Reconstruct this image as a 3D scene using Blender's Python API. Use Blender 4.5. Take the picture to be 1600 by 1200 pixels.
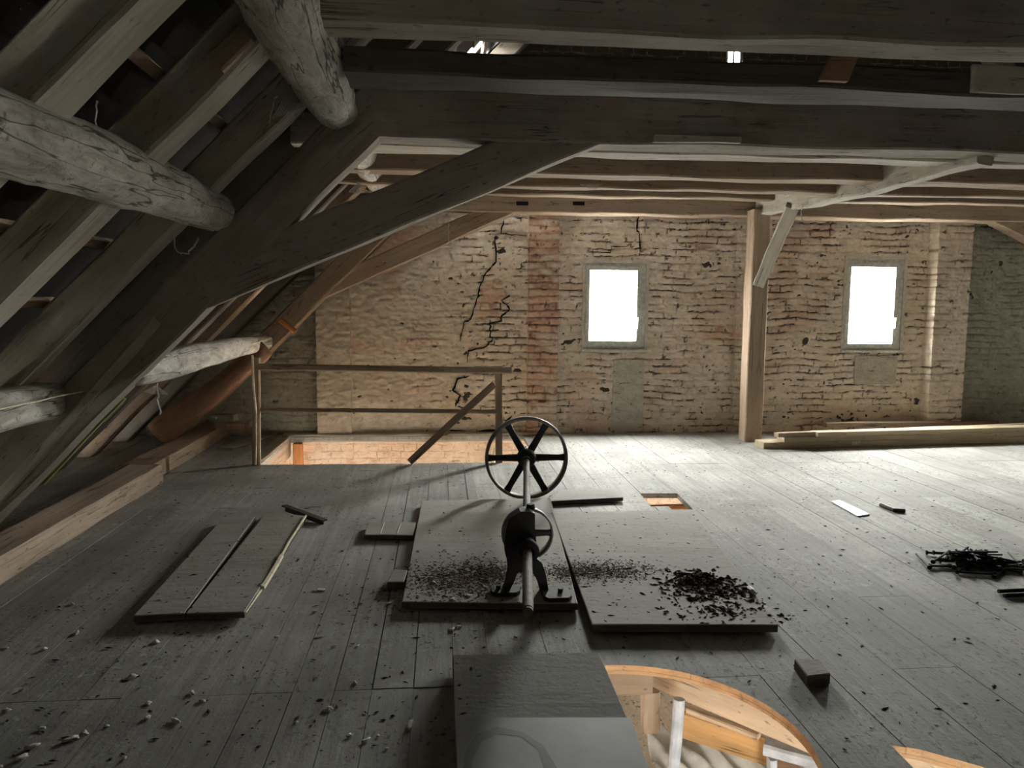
import bpy, bmesh, math, random
from mathutils import Vector, Matrix, noise
random.seed(7)
for o in list(bpy.data.objects): bpy.data.objects.remove(o)
SC = bpy.context.scene
COL = SC.collection

# ------------------------------------------------------------------ camera
FPX = 1200.0                      # focal length in pixels of a 1600 px wide frame
EYE = Vector((0, 0, 1.55))
YAW, PITCH, ROLL = math.radians(5.20), math.radians(5.95), math.radians(0.5)
_f = Vector((math.sin(YAW)*math.cos(PITCH), math.cos(YAW)*math.cos(PITCH), -math.sin(PITCH)))
_r = Vector((math.cos(YAW), -math.sin(YAW), 0)); _u = _r.cross(_f)
_c, _s = math.cos(ROLL), math.sin(ROLL)
R_, U_ = _c*_r+_s*_u, -_s*_r+_c*_u
cam_d = bpy.data.cameras.new('camera'); cam_d.sensor_width = 36; cam_d.lens = FPX/1600*36
cam_d.clip_start = .02; cam_d.clip_end = 200
cam = bpy.data.objects.new('camera', cam_d); COL.objects.link(cam)
m = Matrix((R_, U_, -_f)).transposed().to_4x4(); m.translation = EYE
cam.matrix_world = m; SC.camera = cam

def ray(px, py): return _f + (px-800)/FPX*R_ - (py-600)/FPX*U_
def P(px, py, Y):                 # the point of the plane y = Y seen at a pixel
    d = ray(px, py); return EYE + d*(Y/d.y)
def F(px, py, z=0.0):             # the point of the level z seen at a pixel
    d = ray(px, py); return EYE + d*((z-EYE.z)/d.z)

# ------------------------------------------------------------------ world, light, exposure
W = bpy.data.worlds.new('overcast_sky'); SC.world = W; W.use_nodes = True
nt = W.node_tree; nt.nodes.clear()
wo = nt.nodes.new('ShaderNodeOutputWorld'); bg = nt.nodes.new('ShaderNodeBackground')
tc = nt.nodes.new('ShaderNodeTexCoord'); sp = nt.nodes.new('ShaderNodeSeparateXYZ')
cr = nt.nodes.new('ShaderNodeValToRGB'); mr = nt.nodes.new('ShaderNodeMapRange')
mr.inputs['From Min'].default_value = -1
nt.links.new(tc.outputs['Generated'], sp.inputs[0]); nt.links.new(sp.outputs['Z'], mr.inputs['Value'])
nt.links.new(mr.outputs[0], cr.inputs[0]); nt.links.new(cr.outputs[0], bg.inputs[0]); nt.links.new(bg.outputs[0], wo.inputs[0])
e = cr.color_ramp.elements
e[0].position = .46; e[0].color = (.28, .28, .26, 1); e[1].position = .54; e[1].color = (1, .99, .95, 1)
bg.inputs[1].default_value = 13.0
def portal(name, loc, rot, sx, sy):
    l = bpy.data.lights.new(name, 'AREA'); l.shape = 'RECTANGLE'; l.size = sx; l.size_y = sy
    l.cycles.is_portal = True
    o = bpy.data.objects.new(name, l); COL.objects.link(o); o.location = loc; o.rotation_euler = rot
WY = 9.1                          # inner face of the gable wall
WIN = [(1.69, 1.02, 2.43, 2.05), (4.93, 1.02, 5.67, 2.14), (8.15, 1.02, 8.9, 2.1)]
LOW = [(-1.4, -2.2, -.7, -1.1), (.8, -2.2, 1.5, -1.1), (3.2, -2.2, 3.9, -1.1)]  # unseen openings added to light the lower room
for a in WIN+LOW:
    portal('daylight_portal', ((a[0]+a[2])/2, WY+(.085 if a in WIN else .30), (a[1]+a[3])/2), (-math.pi/2, 0, 0), a[2]-a[0], a[3]-a[1])
LF = [(.4, -2.4, 2.4, -1.0)]         # unseen opening added behind the camera to brighten the lower room
for a in LF:
    portal('daylight_portal', ((a[0]+a[2])/2, -4.12, (a[1]+a[3])/2), (math.pi/2, 0, 0), a[2]-a[0], a[3]-a[1])
BW = []
BY = -5.0
for a in BW:
    portal('daylight_portal', ((a[0]+a[2])/2, BY-.30, (a[1]+a[3])/2), (math.pi/2, 0, 0), a[2]-a[0], a[3]-a[1])
LR = [(1.5, -2.2, 2.9, -1.0)]      # lower room, unseen right side opening sized for brightness (y ranges)
for a in LR:
    portal('daylight_portal', (7.72, (a[0]+a[2])/2, (a[1]+a[3])/2), (0, math.pi/2, 0), a[3]-a[1], a[2]-a[0])
vs = SC.view_settings
vs.view_transform = 'Standard'; vs.look = 'None'; vs.gamma = 1; vs.use_curve_mapping = False
vs.exposure = 3.9
SC.cycles.max_bounces = 10; SC.cycles.diffuse_bounces = 8

# ------------------------------------------------------------------ materials
def new_mat(name):
    m = bpy.data.materials.new(name); m.use_nodes = True
    nt = m.node_tree; b = nt.nodes['Principled BSDF']; b.inputs['Roughness'].default_value = .85
    if 'Specular IOR Level' in b.inputs: b.inputs['Specular IOR Level'].default_value = .25
    return m, nt, b
class NT:
    def __init__(s, nt): s.nt = nt
    def n(s, t, **k):
        n = s.nt.nodes.new('ShaderNode'+t)
        for a, v in k.items(): setattr(n, a, v)
        return n
    def l(s, a, b): s.nt.links.new(a, b)
    def coord(s, scale=(1,1,1), rnd=True, rot=(0,0,0)):
        t = s.n('TexCoord'); mp = s.n('Mapping'); mp.inputs['Scale'].default_value = scale; mp.inputs['Rotation'].default_value = rot
        s.l(t.outputs['Object'], mp.inputs['Vector'])
        if rnd:
            oi = s.n('ObjectInfo'); mu = s.n('Math', operation='MULTIPLY'); mu.inputs[1].default_value = 37
            s.l(oi.outputs['Random'], mu.inputs[0]); s.l(mu.outputs[0], mp.inputs['Location'])
        return mp.outputs[0]
    def noise(s, v, scale, detail=4, rough=.6, dist=0):
        n = s.n('TexNoise'); n.inputs['Scale'].default_value = scale; n.inputs['Detail'].default_value = detail
        n.inputs['Roughness'].default_value = rough; n.inputs['Distortion'].default_value = dist
        s.l(v, n.inputs['Vector']); return n.outputs['Fac']
    def ramp(s, f, stops):
        r = s.n('ValToRGB'); e = r.color_ramp.elements
        while len(e) < len(stops): e.new(.5)
        for q, (p, c) in zip(e, stops):
            q.position = p; q.color = (c[0], c[1], c[2], 1) if hasattr(c, '__len__') else (c, c, c, 1)
        s.l(f, r.inputs[0]); return r.outputs[0]
    def mix(s, f, a, b, mode='MIX'):
        n = s.n('MixRGB', blend_type=mode)
        for i, v in enumerate((f, a, b)):
            if hasattr(v, 'is_output') or isinstance(v, bpy.types.NodeSocket): s.l(v, n.inputs[i])
            elif hasattr(v, '__len__'): n.inputs[i].default_value = (v[0], v[1], v[2], 1)
            else: n.inputs[i].default_value = v if i == 0 else (v, v, v, 1)
        return n.outputs[0]
    def bump(s, h, b, strength, dist, prev=None):
        n = s.n('Bump'); n.inputs['Strength'].default_value = strength; n.inputs['Distance'].default_value = dist
        s.l(h, n.inputs['Height'])
        if prev is not None: s.l(prev, n.inputs['Normal'])
        s.l(n.outputs[0], b.inputs['Normal']); return n.outputs[0]

def sc(c, k): return tuple(v*k for v in c)
def wood(name, c, var=.35, dust=(.40, .38, .33), dustamt=.5, cracks=1.0, grain=14):
    m, nt, b = new_mat(name); t = NT(nt)
    v = t.coord((1.0, grain, grain)); g = t.noise(v, 1.3, 6, .65, .4)
    v2 = t.coord((1, 1, 1)); bl = t.noise(v2, 2.3, 5, .6)
    base = t.ramp(g, [(.25, sc(c, 1-var)), (.5, c), (.75, sc(c, 1+var*.8))])
    base = t.mix(t.ramp(bl, [(.35, 0.0), (.7, dustamt)]), base, dust)
    v3 = t.coord((.35, 9, 9)); ck = t.noise(v3, 1.4, 3, .5, .15)
    line = t.ramp(ck, [(.490, 0.0), (.4985, 1.0), (.5015, 1.0), (.510, 0.0)])
    gate = t.ramp(t.noise(v2, 1.7, 2), [(.48, 0.0), (.55, .85*cracks)])
    lf = t.mix(1.0, line, gate, 'MULTIPLY')
    base = t.mix(lf, base, sc(c, .12))
    sp_ = t.ramp(t.noise(t.coord((7, 16, 16)), 2.2, 3, .6), [(.63, 0.0), (.70, .7)])
    base = t.mix(sp_, base, sc(c, .35))
    t.l(base, b.inputs['Base Color'])
    n1 = t.bump(g, b, .5, .01); n2 = t.bump(lf, b, -.8, .012, n1); t.bump(t.noise(v2, 28, 4, .7), b, .35, .006, n2)
    return m
M = {}
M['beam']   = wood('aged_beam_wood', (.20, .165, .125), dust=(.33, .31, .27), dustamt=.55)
M['beamlt'] = wood('dusty_lit_beam_wood', (.33, .29, .23), dust=(.46, .44, .39), dustamt=.6)  # dusty wood; on the left rafters its pale tone also paints light
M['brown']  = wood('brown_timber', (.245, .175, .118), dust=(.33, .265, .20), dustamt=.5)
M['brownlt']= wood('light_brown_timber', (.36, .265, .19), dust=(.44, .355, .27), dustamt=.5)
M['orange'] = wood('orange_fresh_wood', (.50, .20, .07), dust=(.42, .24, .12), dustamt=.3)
M['beamdk'] = wood('shaded_beam_wood', (.115, .095, .072), dust=(.19, .175, .15), dustamt=.45)  # darker copy of the beam wood, shade of the deeper rafters put in colour
M['rotten'] = wood('rotten_wood', (.16, .10, .065), var=.6, dust=(.34, .16, .08), dustamt=.6, grain=8)
M['cutwood']= wood('sawn_board_edge', (.50, .29, .15), dust=(.5, .36, .22), dustamt=.4, cracks=.3)
M['lower']  = wood('pale_lower_timber', (.52, .39, .27), dust=(.62, .51, .39), dustamt=.5)
M['panel']  = wood('dusty_flat_panel', (.33, .315, .285), var=.12, dust=(.38, .37, .345), dustamt=.7, cracks=.0, grain=5)
M['pine']   = wood('new_pine_plank', (.46, .37, .24), dust=(.46, .42, .34), dustamt=.35, cracks=.3)
M['board']  = wood('grey_dusty_board', (.30, .285, .255), var=.2, dust=(.37, .355, .325), dustamt=.7, cracks=.3, grain=8)
M['panelc'] = wood('dull_grey_panel', (.22, .215, .20), var=.06, dust=(.25, .245, .23), dustamt=.6, cracks=.0, grain=4)
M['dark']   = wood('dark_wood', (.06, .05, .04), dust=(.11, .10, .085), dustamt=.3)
M['moss']   = wood('mossy_lath_wood', (.20, .24, .08), dust=(.30, .31, .17), dustamt=.4)
M['stick']  = wood('fresh_split_wood', (.75, .68, .50), dust=(.8, .75, .6), dustamt=.3, cracks=.2)
M['tanbeam']= wood('pinkish_planed_beam', (.44, .34, .26), dust=(.48, .40, .33), dustamt=.4)
M['yellow'] = wood('honey_coloured_board', (.50, .29, .12), dust=(.55, .38, .2), dustamt=.3)

def logmat():
    m, nt, b = new_mat('debarked_log'); t = NT(nt)
    v = t.coord((1, 1, 1)); g = t.noise(t.coord((1.4, 6, 6)), 2.2, 7, .7, .6); f = t.noise(v, 26, 5, .7, .8)
    base = t.ramp(g, [(.25, (.16, .14, .11)), (.48, (.42, .39, .34)), (.72, (.68, .66, .61))])
    base = t.mix(t.ramp(f, [(.56, 0.0), (.66, .75)]), base, (.13, .11, .09))
    ck = t.ramp(t.noise(t.coord((.5, 8, 8)), 1.2, 3, .5, .2), [(.488, 0.0), (.498, .9), (.502, .9), (.512, 0.0)])
    base = t.mix(ck, base, (.03, .025, .02))
    t.l(base, b.inputs['Base Color'])
    n1 = t.bump(g, b, .6, .03); n2 = t.bump(f, b, -.5, .014, n1); t.bump(ck, b, -.7, .015, n2); return m
M['log'] = logmat()

def floormat(name, c1, c2, c3):
    m, nt, b = new_mat(name); t = NT(nt)
    v = t.coord((1, 1, 1), rnd=False)
    g = t.noise(t.coord((20, 1.2, 1), rnd=False), 1.2, 6, .65, .3); bl = t.noise(v, 1.3, 6, .65)
    br = t.n('TexBrick'); br.offset = .5; br.inputs['Scale'].default_value = 1
    br.inputs['Brick Width'].default_value = 3.9; br.inputs['Row Height'].default_value = .28
    br.inputs['Mortar Size'].default_value = 0; br.inputs['Color1'].default_value = (.82, .82, .82, 1); br.inputs['Color2'].default_value = (1.12, 1.12, 1.12, 1)
    mp = t.n('Mapping'); mp.inputs['Rotation'].default_value = (0, 0, math.pi/2); tc = t.n('TexCoord')
    t.l(tc.outputs['Object'], mp.inputs['Vector']); t.l(mp.outputs[0], br.inputs['Vector'])
    base = t.ramp(g, [(.28, c1), (.5, c2), (.74, c3)])
    base = t.mix(t.ramp(bl, [(.36, .0), (.64, .75)]), base, sc(c2, .62))
    base = t.mix(1.0, base, br.outputs['Color'], 'MULTIPLY')
    f = t.noise(t.coord((1, .6, 1), rnd=False), 42, 3, .65, .5)
    gate = t.ramp(t.noise(v, 1.8, 3), [(.40, .0), (.60, .9)])
    spk = t.mix(1.0, t.ramp(f, [(.56, 0.0), (.64, .85)]), gate, 'MULTIPLY')
    base = t.mix(spk, base, (.075, .065, .055))
    w_ = t.mix(1.0, t.ramp(t.noise(v, 17, 5, .75, .6), [(.56, 0.0), (.66, .5)]), t.ramp(t.noise(v, 1.1, 3), [(.47, 0.0), (.58, 1.0)]), 'MULTIPLY')
    base = t.mix(w_, base, (.60, .60, .58))
    t.l(base, b.inputs['Base Color'])
    b.inputs['Roughness'].default_value = .75
    n1 = t.bump(g, b, .35, .006); t.bump(t.noise(v, 60, 4, .7), b, .45, .004, n1); return m
M['floor'] = floormat('dusty_floorboards', (.25, .245, .23), (.36, .355, .335), (.45, .445, .425))
M['cream']  = floormat('cream_platform_boards', (.62, .53, .42), (.74, .65, .53), (.82, .74, .62))
M['lfloor'] = floormat('lower_floorboards', (.32, .27, .20), (.41, .355, .28), (.48, .42, .34))

def brickmat(name, plaster, brickc, amount, patches=(), mortar=(.20, .165, .12), zone=None, bw=.27, rh=.086):
    """limewashed brick: `amount` 0..1 of bare brick; patches = (x, z, rx, rz) of bare red brick"""
    m, nt, b = new_mat(name); t = NT(nt)
    tc = t.n('TexCoord'); sep = t.n('SeparateXYZ'); t.l(tc.outputs['Object'], sep.inputs[0])
    ad = t.n('Math', operation='ADD'); t.l(sep.outputs['X'], ad.inputs[0]); t.l(sep.outputs['Y'], ad.inputs[1])
    cb = t.n('CombineXYZ'); t.l(ad.outputs[0], cb.inputs[0]); t.l(sep.outputs['Z'], cb.inputs[1])
    dn = t.n('TexNoise'); dn.inputs['Scale'].default_value = 4.5; dn.inputs['Detail'].default_value = 6; dn.inputs['Roughness'].default_value = .65; t.l(tc.outputs['Object'], dn.inputs['Vector'])
    vm = t.n('VectorMath', operation='MULTIPLY_ADD'); t.l(dn.outputs['Color'], vm.inputs[0]); vm.inputs[1].default_value = (.09, .07, 0); t.l(cb.outputs[0], vm.inputs[2])
    br = t.n('TexBrick'); br.offset = .5; br.squash = .55; br.squash_frequency = 2
    for k, q in (('Scale', 1), ('Brick Width', bw), ('Row Height', rh), ('Mortar Size', .011), ('Mortar Smooth', .6), ('Bias', -.1)): br.inputs[k].default_value = q
    br.inputs['Color1'].default_value = (.0, .0, .0, 1); br.inputs['Color2'].default_value = (1, 1, 1, 1); br.inputs['Mortar'].default_value = (.5, .5, .5, 1)
    t.l(vm.outputs[0], br.inputs['Vector'])
    o = tc.outputs['Object']
    big = t.noise(o, 1.1, 5, .6); med = t.noise(o, 5, 6, .7); fin = t.noise(o, 38, 5, .75)
    pl = t.ramp(t.noise(t_scaled(t, (1, 1, 1.8)), 7, 8, .75, .4), [(.28, sc(plaster, .58)), (.5, plaster), (.72, sc(plaster, 1.25))])
    pl = t.mix(t.ramp(big, [(.35, 0.0), (.65, .6)]), pl, (plaster[0]*.86, plaster[1]*.90, plaster[2]*.92))
    bc = t.mix(br.outputs['Color'], sc(brickc, .6), sc(brickc, 1.3))
    lo = .78-amount*.55
    msk = t.ramp(t.noise(o, 2.1, 6, .72), [(lo-.06, 0.0), (lo+.06, .85)])
    for (x, z, rx, rz) in patches:
        s1 = t.n('Math', operation='SUBTRACT'); t.l(sep.outputs['X'], s1.inputs[0]); s1.inputs[1].default_value = x
        s2 = t.n('Math', operation='SUBTRACT'); t.l(sep.outputs['Z'], s2.inputs[0]); s2.inputs[1].default_value = z
        d1 = t.n('Math', operation='DIVIDE'); t.l(s1.outputs[0], d1.inputs[0]); d1.inputs[1].default_value = rx
        d2 = t.n('Math', operation='DIVIDE'); t.l(s2.outputs[0], d2.inputs[0]); d2.inputs[1].default_value = rz
        p1 = t.n('Math', operation='MULTIPLY'); t.l(d1.outputs[0], p1.inputs[0]); t.l(d1.outputs[0], p1.inputs[1])
        p2 = t.n('Math', operation='MULTIPLY_ADD'); t.l(d2.outputs[0], p2.inputs[0]); t.l(d2.outputs[0], p2.inputs[1]); t.l(p1.outputs[0], p2.inputs[2])
        nz = t.n('Math', operation='MULTIPLY_ADD'); t.l(med, nz.inputs[0]); nz.inputs[1].default_value = 1.6; t.l(p2.outputs[0], nz.inputs[2])
        msk = t.mix(1.0, msk, t.ramp(t_sub(t, nz.outputs[0], 1.0), [(.35, .7), (1.0, 0.0)]), 'LIGHTEN')
    if zone:                                     # smooth render without visible joints left of x = zone
        zn = t.n('Math', operation='MULTIPLY_ADD'); t.l(med, zn.inputs[0]); zn.inputs[1].default_value = .9; t.l(sep.outputs['X'], zn.inputs[2])
        zf = t.ramp(t_sub(t, zn.outputs[0], zone+.25), [(.0, 0.0), (.6, 1.0)])
    col = t.mix(msk, pl, bc)
    mo = t.ramp(br.outputs['Fac'], [(.1, 0.0), (.9, 1.0)])
    gate = t.ramp(t.noise(t_scaled(t, (1, 1, 2.6)), 4.2, 6, .75, .5), [(.46, .5 if amount > .5 else .04), (.60, 1.0)])
    if zone: gate = t.mix(1.0, gate, zf, 'MULTIPLY')
    mo2 = t.mix(1.0, mo, gate, 'MULTIPLY')
    col = t.mix(mo2, col, mortar)
    pit = t.ramp(t.noise(t_scaled(t, (1, 1, 3.0)), 10, 7, .78, .7), [(.565, 0.0), (.625, .8)])
    pit = t.mix(1.0, pit, t.ramp(t.noise(o, 2.2, 4, .7), [(.38, .15), (.58, 1.0)]), 'MULTIPLY')
    col = t.mix(pit, col, sc(mortar, .35))
    t.l(col, b.inputs['Base Color']); b.inputs['Roughness'].default_value = .95
    n1 = t.bump(mo, b, -.7, .02); n2 = t.bump(med, b, .9, .04, n1); n3 = t.bump(pit, b, -.6, .02, n2); t.bump(fin, b, .5, .012, n3)
    return m
def t_sub(t, v, k):
    n = t.n('Math', operation='SUBTRACT'); t.l(v, n.inputs[0]); n.inputs[1].default_value = k; return n.outputs[0]
def t_scaled(t, s): return t.coord(s, rnd=False)

px_ = lambda px, py: (P(px, py, WY).x, P(px, py, WY).z)
pt = [px_(768, 475)+(.15, .27), px_(1128, 522)+(.25, .12), px_(1085, 385)+(.16, .06)]
M['wall']   = brickmat('limewashed_brick_wall', (.62, .53, .41), (.54, .37, .27), .18, pt, zone=-.1)
M['red']    = brickmat('worn_red_brick', (.52, .43, .32), (.46, .275, .20), .62, mortar=(.16, .12, .09), bw=.28)
M['shadebrick']   = brickmat('shade_toned_brick', (.06, .05, .04), (.08, .045, .03), .3)  # brick colour darkened to paint the shade high in the gable
M['pale']   = brickmat('pale_limewashed_brick', (.56, .475, .37), (.42, .26, .18), .20)
M['render'] = brickmat('grey_lime_render', (.50, .46, .375), (.30, .22, .16), .0, zone=50)
M['grey']   = brickmat('grey_green_brick', (.225, .215, .17), (.26, .19, .14), .12)
M['lowbrick'] = brickmat('orange_lower_brick', (.78, .62, .48), (.70, .44, .30), .35, mortar=(.50, .34, .24))
def simple(name, c, rough=.8, metal=0, bumps=0, scale=30, var=.3):
    m, nt, b = new_mat(name); t = NT(nt); v = t.coord()
    n = t.noise(v, scale, 5, .65)
    t.l(t.ramp(n, [(.3, sc(c, 1-var)), (.7, sc(c, 1+var))]), b.inputs['Base Color'])
    b.inputs['Roughness'].default_value = rough; b.inputs['Metallic'].default_value = metal
    if bumps: t.bump(n, b, bumps, .006)
    return m
M['iron']   = simple('black_cast_iron', (.016, .016, .017), .7, .0, .4, 40)
M['rustyshaft'] = simple('dull_steel_shaft', (.12, .10, .082), .7, .1, .4, 22, .4)
M['rim']    = simple('worn_pulley_rim', (.13, .12, .11), .6, .2, .3, 25, .4)
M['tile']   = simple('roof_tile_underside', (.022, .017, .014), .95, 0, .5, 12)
M['void']   = simple('crack_shadow', (.012, .010, .008), 1)
M['plaster']= simple('mortar_surround', (.55, .51, .44), .9, 0, .6, 18, .2)
M['frame']  = simple('weathered_grey_paint', (.52, .53, .49), .7, 0, .4, 18, .3)
M['litter'] = simple('dark_litter', (.045, .036, .028), .95, 0, 0, 9, .6)
M['dirt']   = simple('crumbled_dirt', (.10, .065, .045), .95, 0, 0, 9, .6)
M['fluff']  = simple('grey_fluff', (.55, .54, .50), .9)
M['web']    = simple('cobweb', (.50, .49, .46), .9)
M['white']  = simple('white_plastic', (.62, .62, .61), .5)
M['paint']  = simple('peeling_white_paint', (.42, .45, .49), .7, 0, .6, 14, .25)
M['sack']   = simple('white_sacking', (.52, .51, .47), .9, 0, .9, 9, .2)
M['brass']  = simple('pale_metal_handle', (.55, .52, .42), .4, .6)
M['edge']   = wood('shaded_board_edge', (.085, .072, .058), dust=(.16, .145, .125), dustamt=.4, cracks=.2)  # dark tone paints the shade on the side faces of boards
M['sheet']  = simple('dull_grey_sheet', (.20, .20, .195), .55, 0, .1, 6, .12)
M['smear']  = simple('dark_wipe_mark', (.13, .13, .125), .6, 0, 0, 6, .2)
gm, gnt, gb = new_mat('window_glass'); t = NT(gnt)
gnt.nodes.remove(gb); tr = t.n('BsdfTransparent'); gl = t.n('BsdfGlossy'); gl.inputs['Roughness'].default_value = .05
tr.inputs[0].default_value = (.97, .98, .97, 1); mx = t.n('MixShader'); mx.inputs[0].default_value = .05
t.l(tr.outputs[0], mx.inputs[1]); t.l(gl.outputs[0], mx.inputs[2]); t.l(mx.outputs[0], gnt.nodes['Material Output'].inputs[0])
M['glass'] = gm

# ------------------------------------------------------------------ helpers
def tag(o, label=None, cat=None, group=None, kind=None):
    if label: o['label'] = label
    if cat: o['category'] = cat
    if group: o['group'] = group
    if kind: o['kind'] = kind
    return o
def link(name, me, mat, parent=None, mw=None, smooth=False):
    if isinstance(me, bmesh.types.BMesh):
        bm = me; bmesh.ops.recalc_face_normals(bm, faces=bm.faces)
        me = bpy.data.meshes.new(name); bm.to_mesh(me); bm.free()
    o = bpy.data.objects.new(name, me); COL.objects.link(o)
    if mat is not None: me.materials.append(mat)
    if mw is not None: o.matrix_world = mw
    if parent is not None:
        o.parent = parent; o.matrix_parent_inverse = parent.matrix_world.inverted()
    if smooth:
        for p in me.polygons: p.use_smooth = True
    return o
def empty(name, loc):
    o = bpy.data.objects.new(name, None); COL.objects.link(o); o.location = loc; o.empty_display_size = .05
    o.matrix_world = Matrix.Translation(loc); return o
def frame(p0, p1, up=(0, 0, 1)):
    x = (p1-p0).normalized(); z = Vector(up); z = z - x*z.dot(x)
    if z.length < 1e-4: z = Vector((0, 1, 0)) - x*x.y
    z.normalize(); y = z.cross(x)
    m = Matrix((x, y, z)).transposed().to_4x4(); m.translation = (p0+p1)/2; return m
_sd = [0]
def timber_bm(L, w, h, rough=.006, ch=.012, bow=0.0, step=.1, notch=None):
    _sd[0] += 1; s = _sd[0]*13.7
    bm = bmesh.new(); n = max(3, min(70, int(L/step)))
    hw, hh = w/2, h/2; c = min(ch, hw*.4, hh*.4)
    sec = [(-hw+c, -hh), (0, -hh), (hw-c, -hh), (hw, -hh+c), (hw, 0), (hw, hh-c), (hw-c, hh), (0, hh), (-hw+c, hh), (-hw, hh-c), (-hw, 0), (-hw, -hh+c)]
    rings = []
    for i in range(n+1):
        x = -L/2+L*i/n; b = bow*(1-(2*i/n-1)**2)
        r = []
        for (y, z) in sec:
            a = noise.noise(Vector((x*1.6+s, y*5, z*5)))*rough*1.6 + noise.noise(Vector((x*6+s, y*14, z*14+s)))*rough*.8
            d = noise.noise(Vector((x*1.9-s, z*5, y*5)))*rough*1.6
            wane = 1+noise.noise(Vector((x*.7+s*2, y*3, z*3)))*rough*2
            r.append(bm.verts.new((x+noise.noise(Vector((s, y*20, z*20)))*rough*(1 if i in (0, n) else 0), y*wane+a, z*wane+d+b)))
        rings.append(r)
    for i in range(n):
        for j in range(12):
            bm.faces.new((rings[i][j], rings[i][(j+1) % 12], rings[i+1][(j+1) % 12], rings[i+1][j]))
    bm.faces.new(rings[0][::-1]); bm.faces.new(rings[-1]); return bm
def timber(name, p0, p1, w, h, mat, label=None, cat=None, group=None, kind=None, parent=None, up=(0, 0, 1), **k):
    p0, p1 = Vector(p0), Vector(p1)
    o = link(name, timber_bm((p1-p0).length, w, h, **k), M[mat] if isinstance(mat, str) else mat, parent, frame(p0, p1, up))
    return tag(o, label, cat, group, kind)
def log(name, pts, radii, mat, label, cat, group=None, parent=None, amp=.018, nseg=22, step=.07, flat=0):
    pts = [Vector(p) for p in pts]; p0, p1 = pts[0], pts[-1]; mw = frame(p0, p1); inv = mw.inverted()
    _sd[0] += 1; s = _sd[0]*7.3
    bm = bmesh.new(); rings = []; L = (p1-p0).length; n = int(L/step)
    acc = [0]
    for a, b in zip(pts, pts[1:]): acc.append(acc[-1]+(b-a).length)
    for i in range(n+1):
        d = acc[-1]*i/n; j = max(q for q in range(len(pts)-1) if acc[q] <= d+1e-9)
        f = (d-acc[j])/(acc[j+1]-acc[j]); c = inv @ pts[j].lerp(pts[j+1], f); r0 = radii[j]*(1-f)+radii[j+1]*f
        c += Vector((0, noise.noise(Vector((d*1.1+s, 0, 0))), noise.noise(Vector((0, d*1.1+s, 0)))))*amp
        if i in (0, n): r0 *= .86
        ring = []
        for q in range(nseg):
            a = 2*math.pi*q/nseg; u, v = math.cos(a), math.sin(a)
            rr = r0*(1+.10*noise.noise(Vector((d*2.2+s, u*1.3, v*1.3)))+.05*noise.noise(Vector((d*9+s, u*4, v*4))))
            if flat: rr = min(rr, r0*flat/max(abs(u), abs(v)))
            ring.append(bm.verts.new((c.x, c.y+u*rr, c.z+v*rr)))
        rings.append(ring)
    for i in range(n):
        for q in range(nseg): bm.faces.new((rings[i][q], rings[i][(q+1) % nseg], rings[i+1][(q+1) % nseg], rings[i+1][q]))
    bm.faces.new(rings[0][::-1]); bm.faces.new(rings[-1])
    o = link(name, bm, M[mat], parent, mw, smooth=True); return tag(o, label, cat, group)
def box_bm(a, b, bm=None):
    bm = bm or bmesh.new(); x0, y0, z0 = a; x1, y1, z1 = b
    v = [bm.verts.new(p) for p in ((x0,y0,z0),(x1,y0,z0),(x1,y1,z0),(x0,y1,z0),(x0,y0,z1),(x1,y0,z1),(x1,y1,z1),(x0,y1,z1))]
    for f in ((0,3,2,1),(4,5,6,7),(0,1,5,4),(1,2,6,5),(2,3,7,6),(3,0,4,7)): bm.faces.new([v[i] for i in f])
    return bm
def prism_bm(poly, axis, a, b, bm=None):
    """polygon extruded along an axis; poly holds the two other coordinates in xyz order"""
    bm = bm or bmesh.new()
    def mk(p, t):
        return {'x': (t, p[0], p[1]), 'y': (p[0], t, p[1]), 'z': (p[0], p[1], t)}[axis]
    A = [bm.verts.new(mk(p, a)) for p in poly]; B = [bm.verts.new(mk(p, b)) for p in poly]
    n = len(poly); bm.faces.new(A); bm.faces.new(B[::-1])
    for i in range(n): bm.faces.new((A[i], B[i], B[(i+1) % n], A[(i+1) % n]))
    return bm
def tube_bm(pts, r, n=8, bm=None, r1=None):
    bm = bm or bmesh.new(); pts = [Vector(p) for p in pts]; rings = []
    for i, p in enumerate(pts):
        t = (pts[min(i+1, len(pts)-1)]-pts[max(i-1, 0)]).normalized()
        a = t.orthogonal().normalized() if i == 0 else (rings_a - t*rings_a.dot(t)).normalized()
        rings_a = a; b = t.cross(a); rr = r if r1 is None else r+(r1-r)*i/(len(pts)-1)
        rings.append([bm.verts.new(p+(a*math.cos(2*math.pi*q/n)+b*math.sin(2*math.pi*q/n))*rr) for q in range(n)])
    for i in range(len(pts)-1):
        for q in range(n): bm.faces.new((rings[i][q], rings[i][(q+1) % n], rings[i+1][(q+1) % n], rings[i+1][q]))
    bm.faces.new(rings[0][::-1]); bm.faces.new(rings[-1]); return bm
def lathe_y(prof, c, n=48, bm=None, closed=True):
    """profile [(r, y)] turned about the y-parallel axis through c"""
    bm = bm or bmesh.new(); R = []
    for i in range(n):
        a = 2*math.pi*i/n; R.append([bm.verts.new((c[0]+r*math.cos(a), c[1]+y, c[2]+r*math.sin(a))) for r, y in prof])
    k = len(prof)
    for i in range(n):
        for j in range(k if closed else k-1):
            bm.faces.new((R[i][j], R[i][(j+1) % k], R[(i+1) % n][(j+1) % k], R[(i+1) % n][j]))
    return bm
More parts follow.
